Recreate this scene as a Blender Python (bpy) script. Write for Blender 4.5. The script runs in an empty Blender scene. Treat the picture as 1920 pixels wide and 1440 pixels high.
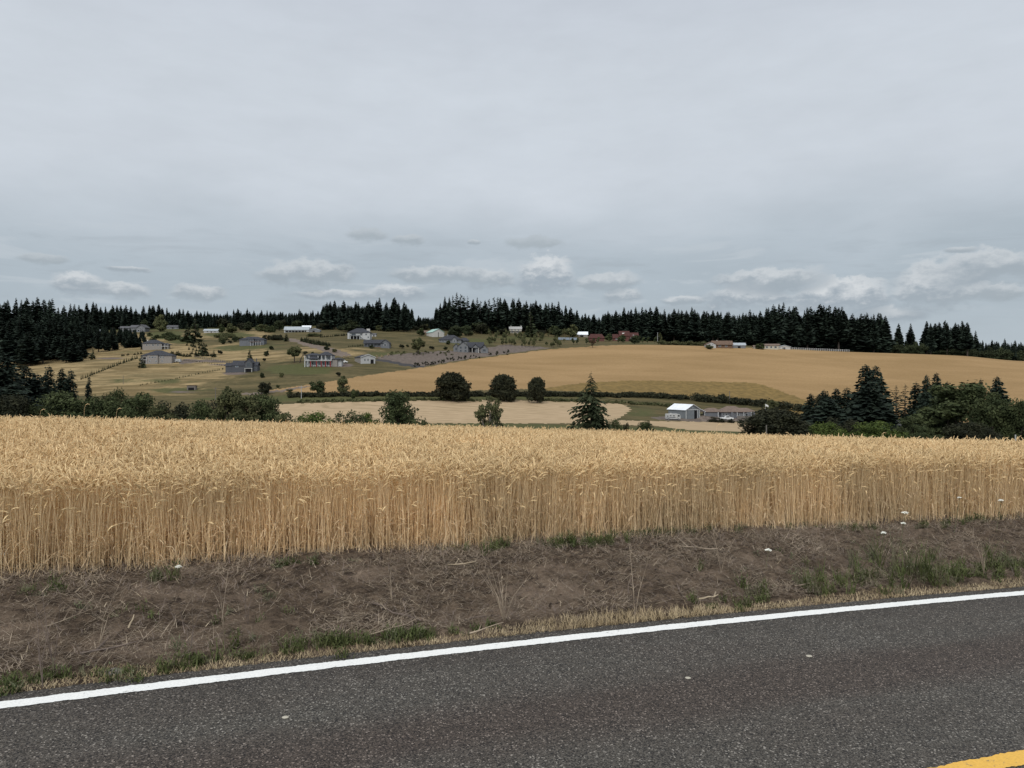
import bpy, bmesh, math, random
import numpy as np
from mathutils import Vector, Matrix, noise as mnoise
SC = bpy.context.scene
COL = SC.collection
F = 1440.0; CX = 960.0; HY = 700.0; CZ = 2.1      # focal length in photo pixels, horizon row, eye height (m)

# ------------------------------------------------------------------ camera, light, exposure
cam = bpy.data.cameras.new('camera'); camo = bpy.data.objects.new('camera', cam); COL.objects.link(camo)
camo.location = (0, 0, CZ); camo.rotation_euler = (math.radians(90), 0, 0)
cam.sensor_width = 36; cam.lens = F/1920*36; cam.shift_y = -(720-HY)/1920
cam.clip_start = .1; cam.clip_end = 20000
SC.camera = camo
SC.view_settings.view_transform = 'Standard'; SC.view_settings.look = 'None'
SC.view_settings.exposure = 0; SC.view_settings.gamma = 1
SC.cycles.max_bounces = 9; SC.cycles.diffuse_bounces = 8; SC.cycles.transmission_bounces = 9; SC.cycles.transparent_max_bounces = 4
SUN_EL, SUN_AZ = math.radians(37), math.radians(-166)
sun = bpy.data.lights.new('sun', 'SUN'); sun.energy = 1.5; sun.angle = math.radians(18); sun.color = (1, .96, .90)
suno = bpy.data.objects.new('sun', sun); COL.objects.link(suno)
sd = Vector((math.sin(SUN_AZ)*math.cos(SUN_EL), math.cos(SUN_AZ)*math.cos(SUN_EL), math.sin(SUN_EL)))
suno.rotation_euler = (-sd).to_track_quat('-Z', 'Y').to_euler()

class NT:
    """small helper for writing node trees"""
    def __init__(s, tree): s.t = tree; s.n = tree.nodes; s.l = tree.links
    def new(s, typ, **kw):
        nd = s.n.new(typ)
        for k, v in kw.items(): setattr(nd, k, v)
        return nd
    def put(s, sock, v):
        if isinstance(v, bpy.types.NodeSocket): s.l.new(v, sock)
        elif v is not None: sock.default_value = v
    def m(s, op, a, b=None, c=None, clamp=False):
        nd = s.new('ShaderNodeMath', operation=op, use_clamp=clamp)
        for i, v in enumerate((a, b, c)):
            if v is not None: s.put(nd.inputs[i], v)
        return nd.outputs[0]
    def vm(s, op, a, b=None):
        nd = s.new('ShaderNodeVectorMath', operation=op)
        s.put(nd.inputs[0], a)
        if b is not None: s.put(nd.inputs[1], b)
        return nd.outputs['Value'] if op in ('LENGTH', 'DOT_PRODUCT') else nd.outputs[0]
    def ss(s, v, a, b, lo=0., hi=1., kind='SMOOTHSTEP'):
        nd = s.new('ShaderNodeMapRange', interpolation_type=kind)
        s.put(nd.inputs[0], v); nd.inputs[1].default_value = a; nd.inputs[2].default_value = b
        nd.inputs[3].default_value = lo; nd.inputs[4].default_value = hi
        return nd.outputs[0]
    def noise(s, vec, scale, detail=3, rough=.5, dist=0.):
        nd = s.new('ShaderNodeTexNoise'); s.put(nd.inputs['Vector'], vec)
        nd.inputs['Scale'].default_value = scale; nd.inputs['Detail'].default_value = detail
        nd.inputs['Roughness'].default_value = rough; nd.inputs['Distortion'].default_value = dist
        return nd.outputs[0]
    def mix(s, f, a, b, mode='MIX'):
        nd = s.new('ShaderNodeMix', data_type='RGBA', blend_type=mode)
        s.put(nd.inputs[0], f)
        for i, v in ((6, a), (7, b)):
            if isinstance(v, tuple) and len(v) == 3: v = v + (1,)
            s.put(nd.inputs[i], v)
        return nd.outputs[2]
    def xyz(s, x, y, z=0.):
        nd = s.new('ShaderNodeCombineXYZ')
        for i, v in enumerate((x, y, z)): s.put(nd.inputs[i], v)
        return nd.outputs[0]
    def sep(s, v):
        nd = s.new('ShaderNodeSeparateXYZ'); s.put(nd.inputs[0], v); return nd.outputs

def build_world():
    w = bpy.data.worlds.new('World'); SC.world = w; w.use_nodes = True
    t = NT(w.node_tree); t.n.clear()
    out = t.new('ShaderNodeOutputWorld')
    sky = t.new('ShaderNodeTexSky', sky_type='NISHITA'); sky.sun_disc = False
    sky.sun_elevation = SUN_EL; sky.sun_rotation = SUN_AZ; sky.air_density = 1.0; sky.dust_density = 2.0
    b1 = t.new('ShaderNodeBackground'); t.put(b1.inputs[0], sky.outputs[0]); b1.inputs[1].default_value = .08
    g = t.new('ShaderNodeTexCoord').outputs['Generated']
    x, y, z = t.sep(g)[0:3]
    az = t.m('ARCTAN2', x, y); el = t.m('ARCSINE', z)
    P = t.xyz(az, el)
    # high cloud sheet: grey-blue near the horizon, paler higher up, brighter overhead
    n1 = t.noise(t.vm('MULTIPLY', P, (1.2, 2.6, 1)), 2.2, 4, .5, .3)
    n2 = t.noise(t.vm('MULTIPLY', P, (1.6, 5.0, 1)), 5.5, 5, .55, .2)
    n3 = t.noise(t.vm('MULTIPLY', P, (3.0, 8.0, 1)), 9.0, 6, .6, .3)
    elw = t.m('ADD', el, t.m('MULTIPLY', t.m('SUBTRACT', n1, .5), .13))
    sheet = t.ss(elw, .12, .25)
    base = t.mix(sheet, (.438, .505, .562), (.632, .682, .742))
    base = t.mix(t.ss(el, .34, .50), base, (.58, .625, .695)); base = t.mix(t.ss(el, .0, .10, 1, 0), base, (.475, .542, .595))
    var = t.m('ADD', t.m('MULTIPLY', t.m('SUBTRACT', n2, .5), .13), t.m('ADD', t.m('MULTIPLY', t.m('SUBTRACT', n1, .5), .12), .985))
    var = t.m('ADD', var, t.m('MULTIPLY', t.m('SUBTRACT', n3, .5), .045))
    base = t.mix(1, base, t.xyz(var, var, var), 'MULTIPLY')
    base = t.mix(t.ss(el, .6, 1.2), base, (.90, .925, .95))
    n4 = t.noise(t.vm('MULTIPLY', P, (2.6, 17., 1)), 2.4, 6, .62, .5)
    band = t.m('MULTIPLY', t.ss(el, .045, .085), t.ss(el, .13, .20, 1, 0))
    base = t.mix(t.m('MULTIPLY', t.ss(n4, .50, .66), t.m('MULTIPLY', band, .40)), base, (.36, .41, .455))
    base = t.mix(t.m('MULTIPLY', t.ss(n4, .46, .34), t.m('MULTIPLY', band, .35)), base, (.60, .645, .685))
    # added sky brightening round the sun, behind the camera, to light the wheat front
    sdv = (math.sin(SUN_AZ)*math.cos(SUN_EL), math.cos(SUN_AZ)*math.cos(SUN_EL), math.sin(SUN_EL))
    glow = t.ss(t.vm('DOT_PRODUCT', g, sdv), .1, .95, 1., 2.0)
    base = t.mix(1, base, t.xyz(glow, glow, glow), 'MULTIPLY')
    # low cumulus and wisps above the ridge: azimuth, elevation, half sizes (mrad), darkness
    clouds = [(-187, 175, 26, 8, .9), (-135, 170, 21, 6, .75), (28, 168, 40, 7.5, 1), (-548, 126, 25, 4.5, .75), (-463, 120, 24, 3, .4),
              (-505, 102, 19, 3, .6), (528, 138, 17, 3, .6), (-50, 168, 9, 3, .6),
              (-258, 124, 58, 15, .45), (-515, 99, 27, 12, .1), (-470, 95, 30, 9, .3), (-388, 95, 31, 9, .4), (-98, 127, 60, 10, .5),
              (-28, 121, 34, 11, .45), (45, 122, 38, 22, 0), (122, 117, 40, 10, .5), (142, 98, 24, 9, .3), (322, 114, 64, 12, .35),
              (303, 92, 55, 14, 0), (407, 90, 60, 19, 0), (508, 96, 47, 24, .15), (560, 118, 60, 15, .45), (553, 88, 40, 8, .6), (-220, 98, 60, 6, .2), (-150, 102, 40, 9, .1),
              (-640, 105, 40, 10, .2), (690, 110, 60, 18, .3), (455, 66, 40, 9, .1), (220, 92, 30, 5, .3)]
    q = t.noise(t.vm('MULTIPLY', P, (46, 80, 1)), 1.0, 6, .62)
    q2 = t.noise(t.vm('MULTIPLY', P, (14, 26, 1)), 1.0, 3, .5)
    w1 = t.m('MULTIPLY', t.m('SUBTRACT', q, .5), 1.9)
    w2 = t.m('MULTIPLY', t.m('SUBTRACT', q2, .5), 1.1)
    warp = t.xyz(t.m('MULTIPLY', w2, .6), t.m('ADD', w1, w2))
    mx = None; sw = None; sv = None; sdk = None
    for (ca, ce, ra, re, dk) in clouds:
        d = t.vm('MULTIPLY', t.vm('SUBTRACT', P, (ca/1000, ce/1000, 0)), (1000/ra, 1000/(re*1.25), 0))
        d2 = t.vm('ADD', d, warp)
        v = t.m('SUBTRACT', 1.25, t.vm('LENGTH', d2))
        wq = t.m('MAXIMUM', v, 0.0)
        vy = t.m('MULTIPLY', wq, t.sep(d2)[1])
        dd = t.m('MULTIPLY', wq, dk)
        mx = v if mx is None else t.m('MAXIMUM', mx, v)
        sw = wq if sw is None else t.m('ADD', sw, wq)
        sv = vy if sv is None else t.m('ADD', sv, vy)
        sdk = dd if sdk is None else t.m('ADD', sdk, dd)
    inv = t.m('DIVIDE', 1.0, t.m('ADD', sw, .001))
    top = t.m('MULTIPLY', sv, inv); dk = t.m('MULTIPLY', sdk, inv)
    a = t.ss(mx, .05, .52)
    lit = t.mix(t.ss(t.m('ADD', top, t.m('MULTIPLY', w1, .5)), -.30, 1.0), (.35, .405, .46), (.70, .725, .745))
    wisp = t.mix(t.ss(top, -.8, .8), (.35, .40, .435), (.47, .52, .56))
    cc = t.mix(dk, lit, wisp)
    a = t.m('MULTIPLY', t.m('MULTIPLY', a, t.ss(dk, .5, 1.0, .95, .8)), t.ss(top, -1.0, -.1, .25, 1.))
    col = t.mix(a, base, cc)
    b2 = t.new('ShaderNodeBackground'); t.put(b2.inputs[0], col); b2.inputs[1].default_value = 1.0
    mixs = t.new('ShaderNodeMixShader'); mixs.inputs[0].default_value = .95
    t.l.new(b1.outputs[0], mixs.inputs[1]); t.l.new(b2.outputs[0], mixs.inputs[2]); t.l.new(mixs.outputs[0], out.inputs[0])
build_world()

# ------------------------------------------------------------------ materials
def mat(name, fn, rough=.9, spec=.2):
    m = bpy.data.materials.new(name); m.use_nodes = True
    t = NT(m.node_tree)
    b = m.node_tree.nodes['Principled BSDF']
    b.inputs['Roughness'].default_value = rough
    b.inputs['Specular IOR Level'].default_value = spec
    r = fn(t, b)
    if r is not None: t.put(b.inputs['Base Color'], r + (1,) if isinstance(r, tuple) else r)
    return m
def pos(t): return t.new('ShaderNodeNewGeometry').outputs['Position']
def objc(t): return t.new('ShaderNodeTexCoord').outputs['Object']
def bump(t, b, h, dist=.02, strength=1.):
    nd = t.new('ShaderNodeBump'); nd.inputs['Strength'].default_value = strength; nd.inputs['Distance'].default_value = dist
    t.put(nd.inputs['Height'], h); t.put(b.inputs['Normal'], nd.outputs[0])
def two(name, c1, c2, scale=1., detail=4, rough=.9, spec=.2, lo=.3, hi=.7, bd=0., use_obj=False, stretch=(1, 1, 1)):
    def f(t, b):
        v = t.vm('MULTIPLY', objc(t) if use_obj else pos(t), stretch)
        n = t.noise(v, scale, detail, .6)
        if bd: bump(t, b, n, bd)
        return t.mix(t.ss(n, lo, hi), c1, c2)
    return mat(name, f, rough, spec)
def foliage(name, c1, c2, scale=.35, rnd=.35, brown=None):
    def f(t, b):
        n = t.noise(pos(t), scale, 3, .6)
        c = t.mix(t.ss(n, .35, .65), c1, c2)
        oi = t.new('ShaderNodeObjectInfo').outputs['Random']
        k = t.m('ADD', t.m('MULTIPLY', oi, rnd), 1-rnd/2)
        c = t.mix(1, c, t.xyz(k, k, k), 'MULTIPLY')
        if brown:
            c = t.mix(t.ss(t.noise(pos(t), scale*2.3, 2, .5), .58, .7), c, brown)
        return c
    return mat(name, f, .85, .15)

M = {}
def paint(name, c, v=.12, scale=1.5, rough=.8, spec=.25):
    c2 = tuple(x*(1-v) for x in c)
    M[name] = two(name.replace('_', ' '), c, c2, scale, 4, rough, spec)
# buildings
for nm, c in dict(white=(.37, .37, .36), offwhite=(.42, .41, .38), cream=(.40, .37, .30), beige=(.225, .205, .185), grey=(.15, .153, .157),
                  midgrey=(.125, .13, .14), darkgrey=(.07, .073, .08), slate=(.055, .06, .068), barngrey=(.155, .168, .175), red=(.19, .025, .025),
                  brick=(.10, .042, .034), woodbrown=(.14, .085, .055), post=(.14, .125, .11), tank=(.6, .6, .58), concrete=(.34, .335, .32)).items():
    paint(nm, c)
def rib(name, c, sc=22., rough=.5):
    def f(t, b):
        w = t.new('ShaderNodeTexWave', bands_direction='X'); t.put(w.inputs['Vector'], objc(t)); w.inputs['Scale'].default_value = sc/20
        n = t.noise(objc(t), .6, 3)
        col = t.mix(t.ss(n, .3, .7), c, tuple(x*.85 for x in c))
        return t.mix(t.m('MULTIPLY', w.outputs[1], .12), col, tuple(x*.6 for x in c))
    return mat(name, f, rough, .4)
M['roof_dark'] = two('charcoal shingles', (.05, .052, .06), (.03, .031, .036), 1.2, 5, .85)
M['roof_grey'] = two('grey shingles', (.10, .10, .105), (.07, .07, .075), 1.2, 5, .85)
M['roof_brown'] = two('brown shingles', (.17, .125, .10), (.12, .09, .072), 1.2, 5, .85)
M['roof_tan'] = two('tan brown roof', (.15, .10, .07), (.09, .06, .045), 1.2, 5, .85)
M['roof_red'] = two('dark red roof', (.078, .030, .025), (.048, .021, .019), 1.0, 5, .85)
M['roof_white'] = rib('white ribbed metal', (.76, .79, .82), 14)
M['roof_pale'] = rib('pale galvanised metal', (.32, .35, .37), 10)
M['roof_green'] = rib('pale green metal', (.30, .46, .40), 10)
M['wall_barn'] = rib('grey ribbed cladding', (.155, .168, .175), 14, .7)
M['glass'] = mat('window glass', lambda t, b: (.025, .03, .035), .08, .6)
M['dark'] = mat('dark opening', lambda t, b: (.012, .012, .013), .9, .1)
M['trim'] = mat('white trim', lambda t, b: (.40, .40, .39), .6, .3)
M['metal'] = mat('galvanised steel', lambda t, b: (.35, .35, .35), .5, .4)
M['tyre'] = mat('black rubber', lambda t, b: (.02, .02, .02), .8, .2)
M['panel'] = mat('blue grey panel', lambda t, b: (.10, .125, .15), .25, .5)
# ground
def f_road(t, b):
    uv = t.new('ShaderNodeUVMap'); uv.uv_map = 'UVMap'
    a, q = t.sep(uv.outputs[0])[0:2]
    v = t.new('ShaderNodeTexVoronoi'); t.put(v.inputs['Vector'], pos(t)); v.inputs['Scale'].default_value = 140
    vr = t.sep(v.outputs['Color'])
    v3 = t.new('ShaderNodeTexVoronoi'); t.put(v3.inputs['Vector'], pos(t)); v3.inputs['Scale'].default_value = 110
    vr3 = t.sep(v3.outputs['Color'])
    base = t.mix(t.ss(vr[0], 0., 1.), (.031, .0275, .023), (.106, .095, .082))
    base = t.mix(t.ss(vr3[1], .90, .96), base, (.24, .22, .195))
    base = t.mix(t.ss(vr3[2], .55, 1.), base, (.015, .014, .014))
    big = t.noise(t.vm('MULTIPLY', t.xyz(a, q), (.45, 1.6, 1)), 1.0, 4, .6)
    big2 = t.noise(t.vm('MULTIPLY', t.xyz(a, q), (.2, 1.0, 1)), 2.1, 3, .5)
    # worn grey wheel tracks along the lane, darker reddish binder between them
    band = t.ss(t.m('ABSOLUTE', t.m('SUBTRACT', t.m('ADD', q, t.m('MULTIPLY', big2, .5)), 4.62)), .10, .50)
    worn = t.m('MULTIPLY', band, t.ss(big, .25, .7, .55, 1.))
    redd = t.mix(1, base, (.92, .82, .78), 'MULTIPLY')
    grey = t.mix(1, base, (1.12, 1.14, 1.12), 'MULTIPLY')
    c = t.mix(worn, redd, grey)
    edge = t.ss(q, 5.15, 5.62)
    c = t.mix(t.m('MULTIPLY', edge, .5), c, t.mix(1, base, (.72, .70, .70), 'MULTIPLY'))
    k = t.m('ADD', t.m('MULTIPLY', t.noise(pos(t), 9, 4, .6), .5), .78)
    c = t.mix(1, c, t.xyz(k, k, k), 'MULTIPLY')
    bump(t, b, t.m('ADD', v.outputs['Distance'], t.noise(pos(t), 150, 2)), .006, .8)
    return c
M['asphalt'] = mat('asphalt', f_road, .8, .25)
def f_line(c, crack):
    def f(t, b):
        v = t.new('ShaderNodeTexVoronoi'); t.put(v.inputs['Vector'], pos(t)); v.inputs['Scale'].default_value = 60
        n = t.noise(pos(t), 14, 5, .7)
        n2 = t.noise(pos(t), 70, 3, .6)
        col = t.mix(t.ss(n2, .35, .7), c, tuple(x*.86 for x in c))
        col = t.mix(t.m('MULTIPLY', t.ss(n, .62-crack, .72-crack), t.ss(t.noise(pos(t), 45, 4, .8), .5, .62)), col, (.11, .10, .09))
        bump(t, b, n2, .004, .6)
        return col
    return f
M['white_paint'] = mat('white road paint', f_line((.76, .76, .73), .03), .7, .3)
M['yellow_paint'] = mat('yellow road paint', f_line((.70, .41, .075), .07), .7, .3)
def f_soil(t, b):
    p = pos(t)
    n = t.noise(p, 1.1, 5, .6, .4); n2 = t.noise(p, 9, 6, .7); n3 = t.noise(p, 60, 4, .7)
    c = t.mix(t.ss(n2, .3, .7), (.052, .037, .026), (.195, .142, .098))
    c = t.mix(t.ss(n, .5, .66), c, (.24, .178, .128))
    c = t.mix(t.ss(n3, .55, .75), c, (.20, .16, .125))
    c = t.mix(t.ss(t.noise(p, 6, 6, .72, 1.), .55, .66), c, (.052, .037, .028))
    bump(t, b, t.m('ADD', t.m('MULTIPLY', n2, 1.), t.m('MULTIPLY', n3, .7)), .07, 1.)
    return c
M['soil'] = mat('dry brown soil', f_soil, .95, .1)
def f_gold(t, b):
    p = pos(t)
    v = t.vm('MULTIPLY', p, (.25, .6, 1.))
    n = t.noise(v, .05, 5, .6, .6); n2 = t.noise(p, .9, 5, .75); n3 = t.noise(t.vm('MULTIPLY', p, (.15, .9, 1)), .10, 6, .72, 1.2)
    c = t.mix(t.ss(n, .3, .7), (0.260, 0.170, 0.080), (0.324, 0.214, 0.106))
    c = t.mix(t.ss(n2, .35, .7), c, t.mix(1, c, (.82, .80, .77), 'MULTIPLY'))
    c = t.mix(t.m('MULTIPLY', t.ss(n3, .60, .74), .40), c, (.22, .145, .07))
    lod = t.noise(t.vm('MULTIPLY', p, (.10, .75, .3)), .16, 4, .6, 2.)
    c = t.mix(t.m('MULTIPLY', t.ss(lod, .70, .76), .5), c, (.13, .09, .05))
    sx, sy = t.sep(p)[0:2]
    tr = t.m('SINE', t.m('ADD', t.m('MULTIPLY', t.m('ADD', t.m('MULTIPLY', sx, .28), sy), .62), t.m('MULTIPLY', t.noise(p, .012, 2, .5), 30)))
    c = t.mix(t.m('MULTIPLY', t.ss(tr, .90, .99), .16), c, (.20, .135, .065))
    bump(t, b, n2, .5, .35)
    return c
M['gold'] = mat('ripe wheat far off', f_gold, .95, .05)
def f_stub(t, b):
    p = pos(t)
    d = t.noise(p, .02, 3, .5)
    sx, sy = t.sep(p)[0:2]
    r = t.vm('LENGTH', t.vm('MULTIPLY', t.vm('SUBTRACT', p, (40, 322, 0)), (.28, 1., 0)))
    w = t.m('SINE', t.m('ADD', t.m('MULTIPLY', r, 1.45), t.m('MULTIPLY', d, 24)))
    n2 = t.noise(t.vm('MULTIPLY', p, (.25, 1, 1)), .7, 5, .7)
    c = t.mix(t.ss(n2, .3, .7), (0.405, 0.300, 0.190), (0.315, 0.232, 0.140))
    c = t.mix(t.m('MULTIPLY', t.ss(w, .55, .95), t.ss(t.noise(p, .05, 4, .6), .4, .6, .1, .65)), c, (.23, .175, .10))
    c = t.mix(t.m('MULTIPLY', t.ss(t.noise(t.vm('MULTIPLY', p, (.15, 1, 1)), .12, 4, .6), .62, .72), .5), c, (.17, .16, .08))
    return c
M['stubble'] = mat('pale stubble', f_stub, .95, .05)
def f_hill(t, b):
    p = pos(t)
    at = t.new('ShaderNodeAttribute', attribute_name='cover', attribute_type='GEOMETRY')
    n1 = t.noise(t.vm('MULTIPLY', p, (.3, 1, 1)), .09, 5, .65, .8)
    n2 = t.noise(p, .45, 5, .75); n4 = t.noise(t.vm('MULTIPLY', p, (.25, 1., 1)), .10, 6, .72, 1.4)
    dry = t.mix(t.ss(n1, .38, .60), (0.150, 0.110, 0.052), (0.300, 0.222, 0.115))
    dry = t.mix(t.m('MULTIPLY', t.ss(n4, .48, .62), .7), dry, (.11, .088, .044)); dry = t.mix(t.m('MULTIPLY', t.ss(t.noise(p, .035, 4, .6), .52, .66), .45), dry, (.15, .12, .06))
    dull = t.mix(t.ss(n4, .36, .66), (0.058, 0.053, 0.025), (0.123, 0.097, 0.048))
    grn = t.mix(t.ss(n2, .3, .7), (.056, .060, .024), (.098, .096, .042))
    r, g, bl = t.sep(at.outputs['Color'])[0:3]
    nn = t.m('MULTIPLY', t.m('SUBTRACT', t.noise(p, .05, 6, .7), .5), 1.5)
    c = t.mix(t.ss(t.m('ADD', r, nn), .3, .7), dry, dull)
    c = t.mix(t.ss(t.m('ADD', g, nn), .35, .65), c, grn)
    c = t.mix(t.ss(t.m('ADD', bl, t.m('MULTIPLY', nn, .4)), .4, .6), c, (.135, .108, .095))
    c = t.mix(t.ss(n2, .45, .75), c, t.mix(1, c, (.72, .72, .70), 'MULTIPLY'))
    bump(t, b, n2, .4, .4)
    return c
M['hill'] = mat('dry pasture', f_hill, .95, .05)
M['strip'] = two('weedy unmown margin', (.205, .138, .052), (.128, .090, .036), .35, 6, .95, .05, .35, .65, .3)
M['gravel'] = two('purple grey gravel', (.150, .122, .102), (.095, .077, .066), .5, 6, .95, .05, .35, .65, .1)
M['dirt'] = two('brown dirt track', (.17, .135, .11), (.125, .10, .08), .4, 5, .95, .05, .3, .7, .1)
M['tarmac'] = two('dark tarmac drive', (.055, .052, .052), (.04, .038, .038), .8, 4, .9, .1)
# plants
M['fir'] = foliage('dark fir needles', (.012, .019, .014), (.025, .036, .024), .25, .45)
M['fir_green'] = foliage('green fir needles', (.022, .029, .013), (.046, .055, .026), .4, .3)
M['leaf_dark'] = foliage('very dark leaves', (.014, .016, .009), (.034, .035, .018), .6, .2)
M['leaf_mid'] = foliage('dull green leaves', (.030, .040, .016), (.062, .074, .030), .35, .3)
M['leaf_bright'] = foliage('fresh green leaves', (.042, .062, .014), (.088, .115, .028), .4, .25)
M['leaf_olive'] = foliage('olive leaves', (.045, .052, .022), (.10, .10, .045), .4, .25)
M['leaf_red'] = foliage('reddish leaves', (.07, .035, .022), (.05, .05, .025), .4, .2)
M['bark'] = two('bark', (.07, .055, .045), (.035, .028, .023), 3, 5, .95)
M['bark_pale'] = two('pale bark', (.22, .20, .17), (.10, .085, .07), 3, 5, .95)
def straw(name, c1, c2, sc=30., rnd=True, rough=.7, spec=.3, thin=0.):
    def f(t, b):
        n = t.noise(pos(t), sc, 3, .6)
        n0 = t.noise(pos(t), .8, 3, .5)
        c = t.mix(t.ss(n, .3, .7), c1, c2)
        k = t.ss(n0, .3, .7, .86, 1.1, 'LINEAR')
        c = t.mix(1, c, t.xyz(k, k, k), 'MULTIPLY')
        if thin:      # dry straw is thin and lets light through
            out = t.t.nodes['Material Output']; tr = t.new('ShaderNodeBsdfTranslucent'); t.put(tr.inputs[0], c)
            mx = t.new('ShaderNodeMixShader'); mx.inputs[0].default_value = thin
            t.l.new(b.outputs[0], mx.inputs[1]); t.l.new(tr.outputs[0], mx.inputs[2]); t.l.new(mx.outputs[0], out.inputs[0])
        return c
    return mat(name, f, rough, spec)
M['stem'] = straw('wheat stems', (.88, .725, .46), (.72, .565, .345), 25, thin=.45)
M['wleaf'] = straw('dry wheat leaves', (.82, .65, .42), (.62, .46, .28), 12, thin=.45)
M['head'] = straw('ripe wheat ears', (.84, .64, .355), (.54, .375, .185), 60, thin=.2)
M['straw_old'] = straw('old grey straw', (.36, .29, .21), (.16, .122, .086), 4)
M['straw_pale'] = straw('bleached straw', (.44, .36, .25), (.30, .235, .15), 6)
M['dead_grass'] = straw('dead grass', (.44, .35, .215), (.29, .22, .125), 3)
M['weed'] = straw('green weeds', (.045, .060, .016), (.095, .105, .038), 3, rough=.8, spec=.2)
M['weed_grey'] = straw('greyish weeds', (.095, .105, .055), (.14, .125, .075), 3, rough=.8, spec=.2)
M['umbel'] = mat('white petals', lambda t, b: (.66, .66, .58), .8, .2)
M['twig'] = straw('dead twigs', (.17, .13, .105), (.09, .068, .055), 5)

# ------------------------------------------------------------------ mesh helpers
def mesh_np(name, V, Fq, mats, mi=None, smooth=False, n=4):
    """mesh from numpy arrays; Fq (k,n) faces"""
    me = bpy.data.meshes.new(name)
    V = np.asarray(V, dtype=np.float32); Fq = np.asarray(Fq, dtype=np.int32)
    me.vertices.add(len(V)); me.vertices.foreach_set('co', V.ravel())
    me.loops.add(Fq.size); me.loops.foreach_set('vertex_index', Fq.ravel())
    me.polygons.add(len(Fq)); me.polygons.foreach_set('loop_start', np.arange(len(Fq), dtype=np.int32)*n)
    if mi is not None: me.polygons.foreach_set('material_index', np.asarray(mi, dtype=np.int32))
    me.polygons.foreach_set('use_smooth', np.full(len(Fq), smooth))
    for m in (mats if isinstance(mats, (list, tuple)) else [mats]): me.materials.append(M[m] if isinstance(m, str) else m)
    me.update(calc_edges=True)
    return me
def link(name, data, parent=None, loc=None, kind=None, label=None, cat=None, group=None):
    o = bpy.data.objects.new(name, data); COL.objects.link(o)
    if parent is not None: o.parent = parent
    if loc is not None: o.location = loc
    if kind: o['kind'] = kind
    if label: o['label'] = label
    if cat: o['category'] = cat
    if group: o['group'] = group
    return o
class MB:
    def __init__(s): s.v = []; s.f = []
    def add(s, vs, fs):
        k = len(s.v); s.v += [tuple(p) for p in vs]; s.f += [tuple(i+k for i in f) for f in fs]; return s
    def box(s, x0, x1, y0, y1, z0, z1):
        return s.add([(x0, y0, z0), (x1, y0, z0), (x1, y1, z0), (x0, y1, z0), (x0, y0, z1), (x1, y0, z1), (x1, y1, z1), (x0, y1, z1)],
                     [(0, 3, 2, 1), (4, 5, 6, 7), (0, 1, 5, 4), (1, 2, 6, 5), (2, 3, 7, 6), (3, 0, 4, 7)])
    def tube(s, pts, rad, n=6, caps=True):
        pts = [Vector(p) for p in pts]; rings = []
        rad = rad if isinstance(rad, (list, tuple)) else [rad]*len(pts)
        vs = []; fs = []
        for i, p in enumerate(pts):
            d = (pts[min(i+1, len(pts)-1)]-pts[max(i-1, 0)]).normalized()
            a = d.cross(Vector((0, 1, .01)) if abs(d.z) > .9 else Vector((0, 0, 1))).normalized(); b = d.cross(a)
            for k in range(n):
                t = 2*math.pi*k/n
                vs.append(p+(a*math.cos(t)+b*math.sin(t))*rad[i])
        for i in range(len(pts)-1):
            for k in range(n):
                fs.append((i*n+k, i*n+(k+1) % n, (i+1)*n+(k+1) % n, (i+1)*n+k))
        if caps: fs += [tuple(range(n))[::-1], tuple((len(pts)-1)*n+k for k in range(n))]
        return s.add(vs, fs)
    def mesh(s, name, m, smooth=False):
        me = bpy.data.meshes.new(name); me.from_pydata(s.v, [], s.f); me.materials.append(M[m] if isinstance(m, str) else m)
        if smooth: me.polygons.foreach_set('use_smooth', [True]*len(me.polygons))
        me.update(); return me
    def build(s, name, m, parent=None, smooth=False, **kw): return link(name, s.mesh(name, m, smooth), parent, **kw)

def pchip(xk, yk, x):
    xk = np.asarray(xk, float); yk = np.asarray(yk, float); x = np.clip(np.asarray(x, float), xk[0], xk[-1])
    h = np.diff(xk); d = np.diff(yk)/h; m = np.zeros_like(yk)
    for i in range(1, len(xk)-1):
        if d[i-1]*d[i] > 0:
            w1 = 2*h[i]+h[i-1]; w2 = h[i]+2*h[i-1]; m[i] = (w1+w2)/(w1/d[i-1]+w2/d[i])
    m[0] = d[0]; m[-1] = d[-1]
    i = np.clip(np.searchsorted(xk, x)-1, 0, len(h)-1); t = (x-xk[i])/h[i]
    return (2*t**3-3*t**2+1)*yk[i]+(t**3-2*t**2+t)*h[i]*m[i]+(-2*t**3+3*t**2)*yk[i+1]+(t**3-t**2)*h[i]*m[i+1]
def sst(t): t = np.clip(t, 0, 1); return t*t*(3-2*t)

# ------------------------------------------------------------------ the lie of the land
UX, UY = .9406, .3395
def rc(X, Y):
    a = UX*X+UY*Y; p = -UY*X+UX*Y
    ac = np.clip(a, -6, 14)
    c = .040*ac-.0053*ac*ac
    c = c+np.where(a > 14, (a-14)*(.040-.0106*14), 0)+np.where(a < -6, (a+6)*(.040+.0636), 0)
    return a, p-c
def rc_inv(a, q):
    ac = np.clip(a, -6, 14)
    c = .040*ac-.0053*ac*ac+np.where(a > 14, (a-14)*(.040-.0106*14), 0)+np.where(a < -6, (a+6)*(.040+.0636), 0)
    p = q+c
    return UX*a-UY*p, UY*a+UX*p
def near_z(X, Y):
    a, q = rc(X, Y)
    z = -.0212*np.clip(a, -60, 80)
    z = z+.25*sst((q-5.95)/1.7)-.0021*np.clip(q-8.5, 0, 60)**2-.025*np.clip(a, -30, 45)*sst((q-9)/8)
    return z
DK = [60, 100, 150, 200, 260, 300, 340, 380, 430, 480, 540, 600, 680, 800, 1000, 3000]
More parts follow.
